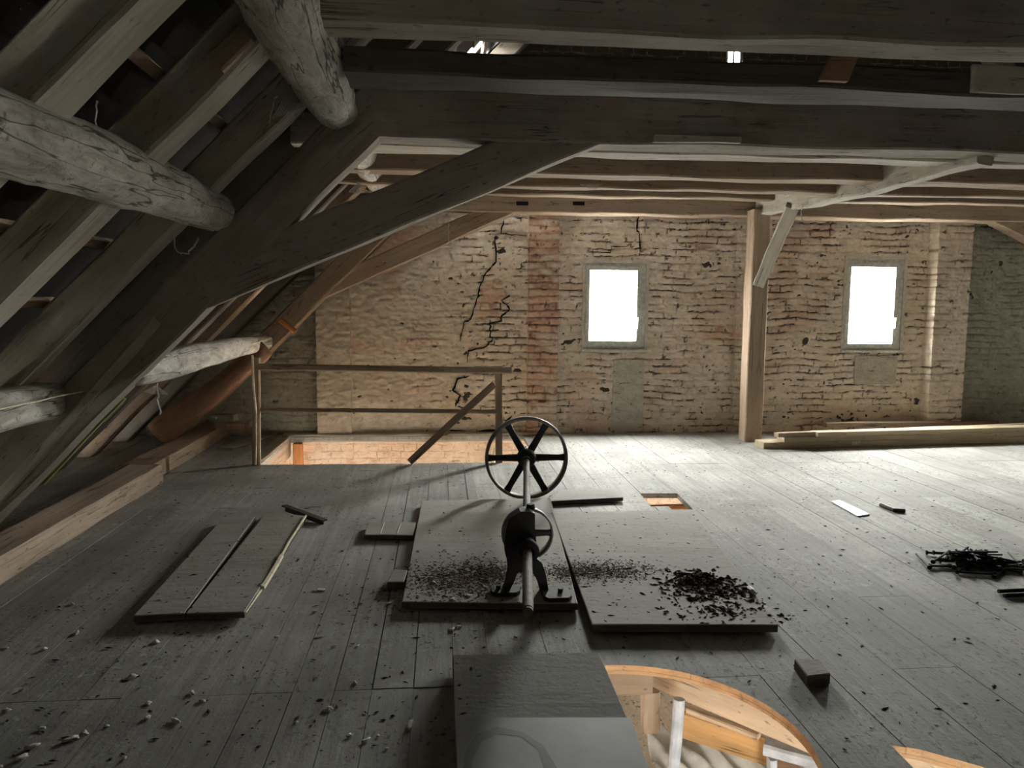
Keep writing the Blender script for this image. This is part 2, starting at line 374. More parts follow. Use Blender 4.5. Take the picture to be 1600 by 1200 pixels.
def cut(o, cutters):
    """carve the cutter solids out of o; the cutters leave no object behind"""
    for cb in cutters:
        c = link('cutter', cb, None)
        md = o.modifiers.new('b', 'BOOLEAN'); md.operation = 'DIFFERENCE'; md.object = c; md.solver = 'EXACT'
        dg = bpy.context.evaluated_depsgraph_get(); dg.update()
        me = bpy.data.meshes.new_from_object(o.evaluated_get(dg)); o.modifiers.clear(); old = o.data; o.data = me
        bpy.data.objects.remove(c); bpy.data.meshes.remove(old)
def struct(name, bm, mat): return tag(link(name, bm, M[mat]), kind='structure')

# ------------------------------------------------------------------ setting: floor, walls, roof
RX = 3.65                                     # ridge line
KL, KU, KT = -1.92, -2.20, -2.33              # rafter underside, rafter top, tiles  (x - z + 1.55)
EAVE = KT-1.55
rnd = random.Random(3)
bm = bmesh.new()
xs = [-3.8]
while xs[-1] < 11:
    xs.append(xs[-1] + (.16 if xs[-1] < .1 else .283) * rnd.uniform(.93, 1.07))
for i, (a, b) in enumerate(zip(xs, xs[1:])):
    ends = [-5, 2.99 if a < 1.2 else 2.2+.8*(i % 3), 7.25 if a > 1.5 else (5.2 + .9*(i % 4)*.7), WY+.02]
    ends = sorted(ends)
    for y0, y1 in zip(ends, ends[1:]):
        g = rnd.choice((.0006, .0009, .0013, .0018, .0028)); dz = rnd.uniform(-.0018, .0018)
        box_bm((a+g, y0+.0015, -.024), (b-g, y1-.0015, dz), bm)
box_bm((-3.8, -5, -.040), (11, WY+.02, -.025), bm)
fl = struct('floor', bm, 'floor')
HC = (.707, 2.526); HR = .60
circ = [(HC[0]+HR*math.cos(2*math.pi*i/72), HC[1]+HR*math.sin(2*math.pi*i/72)) for i in range(72)]
h2 = [(1.589, 2.454), (1.679, 2.415), (1.832, 2.298), (1.95, 2.15), (2.02, 1.95), (2.05, 1.5), (1.575, 1.5)]
OPX0, OPX1, OPY0, OPY1 = -1.74, .95, 7.40, 8.92
sq = [F(1000, 771).xy, F(1058, 771).xy, F(1083, 796).xy, F(1050, 796.5).xy, F(1044, 791).xy, F(1018, 792).xy]
cut(fl, [prism_bm(circ, 'z', -.3, .3), prism_bm(h2, 'z', -.3, .3), box_bm((OPX0, OPY0, -.3), (OPX1, OPY1, .3)), prism_bm([tuple(p) for p in sq], 'z', -.3, .3)])

fl.data.materials.append(M['cutwood'])
for f in fl.data.polygons:                     # freshly sawn edges inside the holes
    c = f.center
    if abs(f.normal.z) < .5 and (abs(math.hypot(c.x-HC[0], c.y-HC[1])-HR) < .012 or (1.56 < c.x < 2.1 and 1.4 < c.y < 2.47 and (abs(c.x-1.575) < .02 or c.y > 1.9) and abs(f.normal.y) > .2)): f.material_index = 1

def gable(name, y0, y1, mat, holes, zb=-.06):
    top = RX - EAVE
    pol = [(EAVE, zb), (EAVE, 0), (RX, top), (2*RX-EAVE, 0), (2*RX-EAVE, zb)]
    o = struct(name, prism_bm(pol, 'y', y0, y1), mat)
    cut(o, [box_bm((h[0], min(y0, y1)-.2, h[1]), (h[2], max(y0, y1)+.2, h[3])) for h in holes]); return o
ATT = (3.32, 4.34, 3.52, 4.60)
gable('wall_back', WY, WY+.09, 'shadebrick', WIN+[ATT])
gable('wall_front', BY, BY-.32, 'wall', BW)
o = struct('wall_lower_back', box_bm((-3.8, WY, -3.0), (7.7, WY+.32, -.06)), 'lowbrick')
cut(o, [box_bm((h[0], WY-.2, h[1]), (h[2], WY+.6, h[3])) for h in LOW])
struct('floor_lower', box_bm((-3.8, -4.0, -3.1), (7.7, WY, -3.0)), 'lfloor')
struct('wall_lower_left', box_bm((-3.9, -4.0, -3.0), (-3.8, WY, -.06)), 'lowbrick')
o = struct('wall_lower_right', box_bm((7.6, -4.0, -3.0), (7.7, WY, -.06)), 'lowbrick')
cut(o, [box_bm((7.4, h[0], h[1]), (7.9, h[2], h[3])) for h in LR])
o = struct('wall_lower_front', box_bm((-3.8, -4.1, -3.0), (7.7, -4.0, -.06)), 'lowbrick')
cut(o, [box_bm((h[0], -4.3, h[1]), (h[2], -3.8, h[3])) for h in LF])
# roof: courses of tiles stepped like scales, left and right slope
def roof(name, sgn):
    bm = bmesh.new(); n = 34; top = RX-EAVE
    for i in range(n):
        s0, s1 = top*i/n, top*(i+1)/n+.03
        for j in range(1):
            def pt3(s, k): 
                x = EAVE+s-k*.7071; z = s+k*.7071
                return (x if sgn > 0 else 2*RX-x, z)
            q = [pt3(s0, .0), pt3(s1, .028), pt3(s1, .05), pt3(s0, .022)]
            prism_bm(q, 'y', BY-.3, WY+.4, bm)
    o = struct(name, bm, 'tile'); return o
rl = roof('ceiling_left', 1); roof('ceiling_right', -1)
cut(rl, [box_bm((.22, 8.40, 3.9), (.46, 8.62, 4.9))])       # a missing tile lets daylight in high up

# battens that carry the tiles (left slope)
k = 0
for i in range(22):
    s = .55+i*.34; z = s; x = EAVE+s
    if z > 5.2: break
    d = .05
    o = timber('roof_batten', (x+d*.7071, .9, z-d*.7071), (x+d*.7071, WY, z-d*.7071), .06, .035, 'brown',
               'thin brown roof batten running across the rafters under the dark tiles', 'batten', 'roof battens', up=(-1, 0, 1), rough=.003, ch=.004, step=.3)

# rafters: local section centre lies between KL and KU
def on_k(kc, z): return kc+z-1.55
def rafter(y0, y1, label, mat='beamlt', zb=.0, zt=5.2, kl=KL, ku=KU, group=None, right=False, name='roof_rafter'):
    kc = (kl+ku)/2; h = (kl-ku)/math.sqrt(2); yc = (y0+y1)/2
    a = Vector((on_k(kc, zb), yc, zb)); b = Vector((on_k(kc, zt), yc, zt))
    if right: a.x = 2*RX-a.x; b.x = 2*RX-b.x
    return timber(name, a, b, y1-y0, h, mat, label, 'rafter', group, up=(-1, 0, 1) if not right else (1, 0, 1), rough=.009, ch=.014)
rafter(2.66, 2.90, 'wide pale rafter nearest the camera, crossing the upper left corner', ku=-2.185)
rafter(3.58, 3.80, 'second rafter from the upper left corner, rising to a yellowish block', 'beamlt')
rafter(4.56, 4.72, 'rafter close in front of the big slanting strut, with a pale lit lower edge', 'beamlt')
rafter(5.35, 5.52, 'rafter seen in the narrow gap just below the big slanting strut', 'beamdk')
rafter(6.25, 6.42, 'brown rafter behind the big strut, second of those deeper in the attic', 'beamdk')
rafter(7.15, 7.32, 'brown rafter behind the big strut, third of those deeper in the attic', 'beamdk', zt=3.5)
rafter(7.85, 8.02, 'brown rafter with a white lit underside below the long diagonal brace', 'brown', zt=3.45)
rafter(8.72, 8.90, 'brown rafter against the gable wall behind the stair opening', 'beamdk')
for y in (1.75, .85):
    pass
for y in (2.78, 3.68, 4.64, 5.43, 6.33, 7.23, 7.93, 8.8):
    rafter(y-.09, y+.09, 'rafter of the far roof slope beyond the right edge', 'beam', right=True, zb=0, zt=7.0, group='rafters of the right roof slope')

# collar beams (x from the left rafters to the right ones)
def collar(y0, y1, zb, h, label, mat='beam', x0=None, x1=None, bow=0, name='collar_beam', up=(0, 0, 1), **k):
    zc = zb+h/2; x0 = on_k(-1.95, zc)-.15 if x0 is None else x0; x1 = 2*RX-x0 if x1 is None else x1
    return timber(name, (x0, (y0+y1)/2, zc), (x1, (y0+y1)/2, zc), y1-y0, h, mat, label, 'beam', up=up, bow=bow, rough=k.pop('rough', .010), **k)
collar(2.90, 3.08, 2.553, .22, 'pale-edged collar beam nearest the camera, along the top of the picture', 'beam', bow=.0, x0=-.43, x1=2*RX+.8)
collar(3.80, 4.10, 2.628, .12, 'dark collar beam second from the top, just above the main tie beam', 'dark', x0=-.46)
CM = collar(4.90, 5.12, 2.565, .30, 'heavy dark horizontal tie beam of the front roof truss', 'beam', x0=-.42, x1=2*RX+.42)
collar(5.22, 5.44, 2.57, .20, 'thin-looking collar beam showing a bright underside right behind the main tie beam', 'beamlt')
collar(6.10, 6.36, 2.57, .22, 'brown collar beam with rows of dark nail holes, third behind the main tie beam', 'brown')
collar(6.80, 6.94, 2.57, .18, 'narrow brown collar beam hung with cobwebs, in front of the wall-side beams', 'brown')
collar(8.05, 8.2, 2.675, .16, 'upper brown collar beam resting above the gable tie beam', 'brown')
CB = collar(8.62, 8.88, 2.565, .19, 'light brown tie beam along the top of the brick gable wall with small mortises', 'brownlt', x0=-.45, x1=2*RX+.45)
for i, px in enumerate((816, 904)):
    p = P(px, 318, 8.62); link('mortise', box_bm((p.x-.065, 8.604, p.z-.02), (p.x+.065, 8.625, p.z+.02)), M['void'], CB)
for px, py in ((700+i*37+random.uniform(-9, 9), 252+random.uniform(-9, 9)) for i in range(26)):
    if 830 < px < 1330: pass
# notch with rough wood on the lower edge of the main tie beam
p = P(1090, 214, 4.9)
timber('splintered_board', (p.x-.29, 4.87, 2.60), (p.x+.27, 4.87, 2.60), .03, .05, 'beamlt', 'short splintered strip on the lower edge of the dark main tie beam', 'board', rough=.014, ch=.004, step=.03)

# front truss
def kbeam(name, y0, y1, kl, ku, zb, zt, mat, label, cat='strut', **k):
    kc = (kl+ku)/2; h = (kl-ku)/math.sqrt(2); yc = (y0+y1)/2
    return timber(name, (on_k(kc, zb), yc, zb), (on_k(kc, zt), yc, zt), y1-y0, h, mat, label, cat, up=(-1, 0, 1), rough=.009, ch=.014, **k)
ST = kbeam('truss_strut', 4.90, 5.12, -1.41, -1.80, -.0, 2.80, 'beam', 'massive slanting strut rising from the lower left up to the main tie beam')
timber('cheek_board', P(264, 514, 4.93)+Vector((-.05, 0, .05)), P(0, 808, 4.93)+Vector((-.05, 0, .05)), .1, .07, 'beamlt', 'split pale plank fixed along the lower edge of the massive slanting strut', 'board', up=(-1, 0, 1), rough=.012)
timber('mossy_lath', P(188, 618, 5.2), P(62, 752, 5.2), .04, .08, 'moss', 'green mossy lath below the massive slanting strut', 'lath', up=(-1, 0, 1), rough=.006, ch=.004)
def brace_px(name, a, b, Y, thick, t_px, mat, label, **k):
    A, B = P(a[0], a[1], Y), P(b[0], b[1], Y); d = (A-B).normalized(); n = Vector((-d.z, 0, d.x))
    if n.z < 0: n = -n
    return timber(name, A+n*t_px/2, B+n*t_px/2, thick, t_px, mat, label, 'brace', rough=.008, **k)
brace_px('diagonal_brace', (985, 208), (290, 498), 5.0, .17, .27, 'beam', 'long dark diagonal brace from the slanting strut up to the main tie beam')
kbeam('truss_strut', 8.62, 8.88, -1.335, -1.64, .05, 2.80, 'brown', 'brown slanting strut of the rear truss against the gable wall')
brace_px('diagonal_brace', (830, 322), (470, 484), 8.75, .16, .20, 'brownlt', 'lighter brown diagonal brace of the rear truss in front of the gable wall')
# mirrored half of both trusses beyond the right side
def mirror(o, label):
    n = o.copy(); n.data = o.data.copy(); COL.objects.link(n)
    for v in n.data.vertices:
        w = o.matrix_world @ v.co; w.x = 2*RX-w.x; v.co = o.matrix_world.inverted() @ w
    n.data.flip_normals(); n['label'] = label; return n
rb = [o for o in COL.objects if o.name.startswith('diagonal_brace')]
mirror(rb[1], 'brown diagonal brace of the rear truss at the right edge of the picture')
# little orange wedge
timber('wooden_wedge', P(438, 500, 8.5), P(462, 518, 8.5), .06, .05, 'orange', 'small orange wooden wedge stuck at the end of the low log purlin', 'wedge', rough=.004)

# purlin logs
log('log_purlin', [(-.62, .9, 2.80), (-.66, 2.4, 2.84), (-.65, 3.3, 2.80), (-.635, 4.1, 2.74), (-.64, 4.93, 2.72)], [.19, .19, .185, .165, .13], 'log',
    'pale gnarled round log hanging down from the top, between the rafters and the tie beams', 'log', amp=.02)
log('log_purlin', [(-1.42, .9, 2.02), (-1.40, 2.4, 2.075), (-1.39, 3.4, 2.10), (-1.365, 4.94, 2.09)], [.14, .135, .14, .115], 'log',
    'thick cracked round log at the left edge below the upper rafters', 'log')
log('log_purlin', [(-2.46, 1.8, .93), (-2.44, 3.2, .93), (-2.40, 4.92, .945)], [.135, .135, .13], 'log',
    'pale squared log end at the left edge in front of the slanting strut', 'log', flat=.86)
log('log_purlin', [(-1.97, 5.02, 1.10), (-1.94, 6.0, 1.11), (-1.93, 7.2, 1.12), (-1.93, 8.7, 1.115)], [.10, .115, .10, .085], 'log',
    'white dusty low log beyond the slanting strut, running back to the rear truss', 'log', flat=.9, amp=.03)
log('log_purlin', [(-.64, 5.12, 2.70), (-.62, 6.4, 2.69), (-.60, 7.6, 2.70), (-.58, 8.7, 2.70)], [.115, .12, .11, .10], 'log',
    'short white spotted log seen between the slanting strut and the long diagonal brace', 'log')
log('rotten_log', [P(418, 545, 8.15), P(340, 605, 8.05), P(246, 678, 8.0)], [.10, .115, .14], 'rotten',
    'rotten orange-brown slanting log foot behind the low beam on the left', 'log', amp=.03)

# left foot of the roof: sill beams
def sill(y0, y1, x0, x1, h, label, mat):
    timber('sill_beam', ((x0+x1)/2, y0, h/2), ((x0+x1)/2, y1, h/2), x1-x0, h, mat, label, 'beam', rough=.007)
sill(1.2, 6.72, -2.66, -2.39, .155, 'near pale cracked sill beam lying on the floor along the left eave', 'tanbeam')
sill(6.76, 9.05, -2.74, -2.47, .15, 'far darker sill beam lying on the floor by the rotten log foot', 'brownlt')

# limewashed brick face of the gable wall, modelled in relief with its pilasters
W_ = lambda px, py=520: P(px, py, WY).x
def wallface():
    X0, X1, Z1, st = -3.4, 8.05, 2.86, .0115
    PIL = [(W_(823), W_(870), .10, 'red'), (W_(1440, 500)+.04, W_(1497, 500), .17, 'pale'), (W_(496), W_(549), .10, 'render'), (W_(1146), W_(1166), .06, 'pale')]
    xs = [X0+st*i for i in range(int((X1-X0)/st))]
    for p in PIL:
        for e_ in p[:2]: xs += [e_-.0015, e_+.0015]
    xs = sorted(x for x in set(xs)); nz = int(Z1/st); zs = [Z1*i/nz for i in range(nz+1)]
    NP = noise.noise; h1 = lambda a, b: (math.sin(a*127.1+b*311.7)*43758.5453) % 1.0
    verts, cols = [], []
    W3 = [px_(768, 475)+(.20, .30), px_(1128, 522)+(.26, .11), px_(1085, 385)+(.2, .06), px_(838, 665)+(.12, .1), px_(1385, 385)+(.2, .05)]
    gl, gr, zoneR = W_(497), W_(1497, 500), W_(705)
    for x in xs:
        pl_ = None
        for p in PIL:
            if p[0]-.0002 < x < p[1]+.0002: pl_ = p
        for z in zs:
            wx = x+.035*NP(Vector((x*3, 1, z*3)))+.012*NP(Vector((x*14, 2, z*14)))
            wz = z+.030*NP(Vector((x*2.2, 5, z*2.2)))+.012*NP(Vector((x*13, 7, z*13)))
            row = math.floor(wz/.082); off = .5*(row % 2)+.12*h1(row, 3); bw = .255 if row % 3 else .135
            u = wx/bw+off; col = math.floor(u)
            dx_ = min(u-col, col+1-u)*bw; dz_ = min(wz/.082-row, row+1-wz/.082)*.082
            n1 = NP(Vector((x*2.3, 9, z*3.2))); n2 = NP(Vector((x*8, 11, z*14))); n3 = NP(Vector((x*26, 13, z*34))); n4 = NP(Vector((x*.8, 17, z*.8)))
            gz = max(0, min(1, .45+1.5*n1+1.1*n2)); gx = max(0, min(1, .15+1.6*n2+.9*n1))
            kind = pl_[3] if pl_ else ('grey' if x > gr or x < gl else 'wall')
            f = 1.0
            if kind == 'render': f = 0
            elif kind == 'grey': f = .6
            elif kind == 'wall': f = max(0, min(1, (x-zoneR)*1.4+.45+1.6*n2*.6+n1*.8)) if x < zoneR+1.2 else 1
            if kind == 'red': gz = max(gz, .55); gx = max(gx, .25)
            jz = max(0, 1-dz_/.013)*gz*f; jx = max(0, 1-dx_/.011)*gx*f; j_ = max(jz, jx)
            br_ = h1(row*1.7, col*3.1)
            lump = .010*n2+.006*n3+.012*n1
            d = (.012+lump+(br_-.5)*.012*f-.028*j_)
            if kind == 'render' or f < .3: d += .010*NP(Vector((x*13, 3, z*24)))
            if pl_: d += pl_[2]
            if kind == 'grey': d += .0 if x > gr else 0
            bare = 0
            for (cx, cz, rx, rz) in W3:
                q = ((x-cx)/rx)**2+((z-cz)/rz)**2+1.3*n2+.8*n1
                if q < 1: bare = max(bare, min(1, (1-q)*2)*.8)
            if kind == 'red': bare = max(0, min(1, .55+.45*max(-1, min(1, (z-.55)*1.6))*.9+1.5*n1+.9*n2+(br_-.5)*.9))
            elif kind in ('wall', 'pale'): bare = max(bare, max(0, min(.55, (n1*1.3+n4*1.2+(br_-.5)*.5-.36)*1.3)))
            pit = max(0, min(1, (n2*.8+n3*1.1-.60)*4))*(.4+.6*f)
            dark = max(0, min(1, (j_**1.3)*1.0+pit*.95))
            verts.append((x, WY-d, z)); cols.append((dark, bare, br_, {'grey': 1.0, 'render': .45}.get(kind, .25*(1-f))))
    n = len(zs); faces = []
    HO = [(h[0]+.004, h[1]+.004, h[2]-.004, h[3]-.004) for h in WIN]
    for i in range(len(xs)-1):
        xm = (xs[i]+xs[i+1])/2
        for k in range(n-1):
            zm = (zs[k]+zs[k+1])/2
            if any(h[0] < xm < h[2] and h[1] < zm < h[3] for h in HO): continue
            if zm > xm-KT+1.50: continue
            a = i*n+k; faces.append((a, a+n, a+n+1, a+1))
    me = bpy.data.meshes.new('wall_back_face'); me.from_pydata(verts, [], faces); me.update()
    at = me.color_attributes.new('face', 'FLOAT_COLOR', 'POINT')
    at.data.foreach_set('color', [v for c in cols for v in c])
    m, nt, b = new_mat('limewashed_brick_relief'); t = NT(nt)
    va = t.n('VertexColor'); va.layer_name = 'face'; sp_ = t.n('SeparateColor'); t.l(va.outputs['Color'], sp_.inputs[0])
    o_ = t.coord((1, 1, 1), rnd=False)
    pl = t.ramp(t.noise(t_scaled(t, (1, 1, 1.6)), 8, 8, .75, .4), [(.30, (.46, .385, .31)), (.5, (.68, .585, .485)), (.70, (.84, .75, .64))])
    pl = t.mix(t.ramp(t.noise(o_, 1.4, 4, .6), [(.4, 0.0), (.62, .5)]), pl, (.55, .46, .33))
    gy = t.ramp(t.noise(t_scaled(t, (1, 1, 1.6)), 8, 8, .75, .4), [(.28, (.20, .19, .15)), (.5, (.30, .285, .225)), (.72, (.40, .38, .31))])
    pl = t.mix(va.outputs['Alpha'], pl, gy)
    bc = t.ramp(sp_.outputs[2], [(0, (.30, .15, .105)), (.5, (.46, .255, .175)), (1, (.58, .36, .25))])
    bc = t.mix(t.ramp(t.noise(o_, 16, 5, .7), [(.42, 0.0), (.62, .6)]), bc, (.60, .48, .36))
    c_ = t.mix(sp_.outputs[1], pl, bc); c_ = t.mix(sp_.outputs[0], c_, (.11, .082, .06))
    t.l(c_, b.inputs['Base Color']); b.inputs['Roughness'].default_value = .95
    t.bump(t.noise(o_, 42, 5, .75), b, .6, .01)
    return tag(link('wall_back_face', me, m, smooth=True), kind='structure')
wallface()
# patched plaster below the windows
for nm, a, b, c, d in (('wall_patch_one', 958, 562, 1003, 672), ('wall_patch_two', 1335, 556, 1398, 600)):
    p, q = P(a, b, WY), P(c, d, WY); struct(nm, box_bm((p.x, WY-.026, q.z), (q.x, WY+.01, p.z)), 'render')
# cracks
def crack(pts, w, label, n=4):
    bm = bmesh.new(); prev = None; P3 = [P(x, y, WY-.024) for x, y in pts]; path = []
    for a, b in zip(P3, P3[1:]):
        for i in range(n): path.append(a.lerp(b, i/n))
    path.append(P3[-1]); last = None
    for i, p in enumerate(path):
        f = w*(.35+.9*random.random())*(.3 if i in (0, len(path)-1) else 1)
        o1 = Vector((random.uniform(-.012, .012), 0, random.uniform(-.006, .006)))
        t_ = (path[min(i+1, len(path)-1)]-path[max(i-1, 0)]).normalized(); nn = Vector((-t_.z, 0, t_.x))*f/2
        r = [bm.verts.new(p+o1+nn), bm.verts.new(p+o1+nn*0+Vector((0, .02, 0))), bm.verts.new(p+o1-nn)]
        if last:
            for q in range(2): bm.faces.new((last[q], last[q+1], r[q+1], r[q]))
            bm.faces.new((last[2], last[0], r[0], r[2]))
        last = r
    return tag(link('wall_crack', bm, M['void']), label, 'crack')
crack([(774, 367), (775, 410), (760, 424), (749, 450), (746, 466), (734, 500), (726, 503), (720, 533)], .022, 'long dark crack descending left of the red brick pilaster')
crack([(797, 460), (785, 470), (797, 483), (785, 493), (782, 501), (766, 506), (766, 524), (769, 533), (757, 543), (732, 549), (729, 567)], .022, 'stepped dark crack nearest the left side of the red pilaster')
crack([(732, 589), (715, 592), (708, 610), (718, 617), (711, 635)], .022, 'dark crack between the two rails of the railing')
crack([(762, 366), (790, 366), (823, 368)], .014, 'short level crack near the top left of the red pilaster')
crack([(998, 338), (994, 359), (1000, 365), (1001, 400)], .020, 'thin crack above the right corner of the left window')
crack([(917, 394), (954, 395), (956, 385), (979, 385)], .012, 'short joint crack directly above the left window')
crack([(700, 672), (735, 675), (775, 673), (800, 650)], .035, 'wide dark crack at the foot of the wall behind the railing')
crack([(786, 345), (783, 366)], .02, 'short crack close under the brown diagonal brace')

# ------------------------------------------------------------------ windows
def window(name, hole, gx0, gz0, gx1, gz1, handle):
    x0, z0, x1, z1 = hole; root = empty(name, ((x0+x1)/2, WY, z0)); tag(root, kind='structure')
    def ring(nm, o, i, y0, y1, mat):
        bm = bmesh.new(); (a, b, c, d), (e_, f, g, h) = o, i
        for r in (((a, b), (c, f)), ((a, h), (c, d)), ((a, f), (e_, h)), ((g, f), (c, h))):
            box_bm((r[0][0], y0, r[0][1]), (r[1][0], y1, r[1][1]), bm)
        return link(nm, bm, M[mat], root)
    m_ = .035
    ring('plaster_surround', (x0-.03, z0-.03, x1+.03, z1+.03), (x0+.006, z0+.006, x1-.006, z1-.006), WY-.026, WY+.01, 'plaster')
    ring('window_frame', (x0+.002, z0+.002, x1-.002, z1-.002), (gx0-.045, gz0-.045, gx1+.045, gz1+.045), WY-.010, WY+.07, 'frame')
    ring('sash', (gx0-.047, gz0-.047, gx1+.047, gz1+.047), (gx0, gz0, gx1, gz1), WY-.034, WY+.045, 'frame')
    link('glass_pane', box_bm((gx0-.01, WY+.010, gz0-.01), (gx1+.01, WY+.014, gz1+.01)), M['glass'], root)
    link('window_sill', box_bm((x0-.03, WY-.05, z0-.03), (x1+.03, WY+.02, z0-.002)), M['frame'], root)
    if handle:
        hx = gx1+.02; hz = gz0+.42*(gz1-gz0)-.08
        hb = tube_bm([(hx, WY-.03, hz), (hx, WY-.07, hz), (hx-.01, WY-.075, hz-.03), (hx-.01, WY-.07, hz-.12)], .009)
        box_bm((hx-.013, WY-.036, hz-.05), (hx+.013, WY-.026, hz+.05), hb)
        link('handle', hb, M['brass'], root)
    for s in (.22, .75):                        # hinges
        z = gz0+s*(gz1-gz0); link('hinge', tube_bm([(gx0-.047, WY-.034, z-.04), (gx0-.047, WY-.034, z+.04)], .009), M['frame'], root)
    return root
def gpx(a, b, c, d): p, q = P(a, b, WY), P(c, d, WY); return p.x, q.z, q.x, p.z
window('window_1', WIN[0], *gpx(921.5, 422, 992.5, 532.5), True)
window('window_2', WIN[1], *gpx(1329, 417, 1391, 537), True)
window('window_3', WIN[2], WIN[2][0]+.08, WIN[2][1]+.08, WIN[2][2]-.08, WIN[2][3]-.08, False)
for i, h in enumerate(BW):
    root = empty('window_%d' % (4+i), ((h[0]+h[2])/2, BY, h[1])); tag(root, kind='structure')
    bm = bmesh.new()
    box_bm((h[0], BY-.1, h[1]), (h[0]+.08, BY, h[3]), bm); box_bm((h[2]-.08, BY-.1, h[1]), (h[2], BY, h[3]), bm)
    box_bm((h[0], BY-.1, h[1]), (h[2], BY, h[1]+.08), bm); box_bm((h[0], BY-.1, h[3]-.08), (h[2], BY, h[3]), bm)
    link('window_frame', bm, M['frame'], root); link('glass_pane', box_bm((h[0], BY-.05, h[1]), (h[2], BY-.046, h[3])), M['glass'], root)

# ------------------------------------------------------------------ rear post, longitudinal beam and head brace
timber('wooden_post', (3.545, 8.50, 0), (3.545, 8.50, 2.62), .21, .20, 'brownlt', 'light brown square post standing on the floor between the two windows', 'post', up=(1, 0, 0), rough=.007)
pts = [(3.58, 8.58, 2.70), (3.60, 7.9, 2.655), (3.62, 4.72, 2.545)]
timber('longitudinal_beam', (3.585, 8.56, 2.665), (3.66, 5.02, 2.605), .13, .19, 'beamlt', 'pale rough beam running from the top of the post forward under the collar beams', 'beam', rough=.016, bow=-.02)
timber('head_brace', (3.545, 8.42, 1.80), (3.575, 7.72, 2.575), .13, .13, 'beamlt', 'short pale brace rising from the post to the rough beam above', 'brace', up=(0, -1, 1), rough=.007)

# ------------------------------------------------------------------ railing round the stair opening
rl_ = empty('railing', (-.4, 7.36, 0)); tag(rl_, 'brown wooden railing with two rails and a slanting strut at the stair opening', 'railing')
pc = lambda px, py, Y: P(px, py, Y)
Y0 = 7.36
A, B = P(398, 573, Y0), P(799, 579, Y0); timber('top_rail', A, B, .05, .062, 'brown', parent=rl_, rough=.004)
A, B = P(402, 640, Y0+.03), P(778, 643, Y0+.03); timber('mid_rail', A, B, .03, .04, 'brown', parent=rl_, rough=.003)
A, B = P(397, 560, Y0-.05), P(398, 727, Y0-.05); timber('post', (B.x, Y0+.03, 0), (A.x, Y0+.03, A.z), .06, .07, 'brown', parent=rl_, up=(1, 0, 0), rough=.005)
A, B = P(779, 583, Y0+.05), P(779, 712, 7.6); timber('post', (A.x+.01, Y0+.06, -.03), (A.x, Y0+.06, A.z), .065, .07, 'brown', parent=rl_, up=(1, 0, 0), rough=.004)
A, B = P(772, 600, Y0-.03), P(640, 722, Y0-.02); timber('slanting_strut', B, A, .03, .065, 'brown', parent=rl_, rough=.003, up=(-1, 0, 1))
pts = [P(394, 555, 7.28), P(396, 600, 7.28), P(400, 645, 7.28), P(400, 690, 7.28), P(399, 726, 7.28)]
tag(link('post_highlight', tube_bm(pts, .010), M['stick']), 'thin white strip standing in for the lit edge of the left railing post', 'highlight')  # pale tube paints the light along the edge of the post
# framing of the stair opening
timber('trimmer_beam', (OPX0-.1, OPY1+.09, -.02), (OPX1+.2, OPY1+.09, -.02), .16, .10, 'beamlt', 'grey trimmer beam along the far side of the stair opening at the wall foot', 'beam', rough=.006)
timber('opening_side_board', (OPX0-.02, OPY0, -.10), (OPX0-.02, OPY1, -.10), .03, .24, 'brownlt', 'brown board lining the left side of the stair opening', 'board')
timber('opening_edge_board', (OPX0, OPY0-.02, -.14), (OPX1, OPY0-.02, -.14), .03, .15, 'lower', 'pale board under the near edge of the stair opening', 'board')
timber('corner_stud', (OPX0+.09, OPY1-.05, -.9), (OPX0+.09, OPY1-.05, -.06), .12, .10, 'orange', 'short brown stud in the left corner of the stair opening', 'post', up=(1, 0, 0))
p = F(689, 691, .0); timber('wood_block', (p.x-.07, OPY1-.02, .0), (p.x+.07, OPY1-.02, .0), .06, .06, 'beam', 'small dark wood block on the far edge of the stair opening', 'block')
timber('stair_stringer', (.30, 7.55, -1.1), (.62, 8.5, -.12), .05, .22, 'stick', 'pale slanting board inside the right end of the stair opening', 'board')
# bricks at wall foot on the left
for i, (px, py, c, lb) in enumerate(((352, 652, 'grey', 'grey loose brick on top of the small heap by the rotten log foot'), (368, 668, 'red', 'red loose brick leaning in the small heap left of the railing'), (345, 668, 'render', 'pale loose brick at the bottom of the small heap left of the railing'))):
    p = P(px, py, 8.55); bm = box_bm((-.12, -.06, -.035), (.12, .06, .035)); bmesh.ops.bevel(bm, geom=bm.edges[:], offset=.006, segments=1)
    o = link('loose_brick', bm, M[c], None, Matrix.Translation((p.x, 8.55+.1*i, max(.037, p.z))) @ Matrix.Rotation(.3*i-.2, 4, 'Z')); tag(o, lb, 'brick')
timber('loose_board', (-2.28, 8.2, .012), (-2.05, 8.95, .012), .2, .02, 'board', 'flat board on the floor beside the far sill beam', 'board')

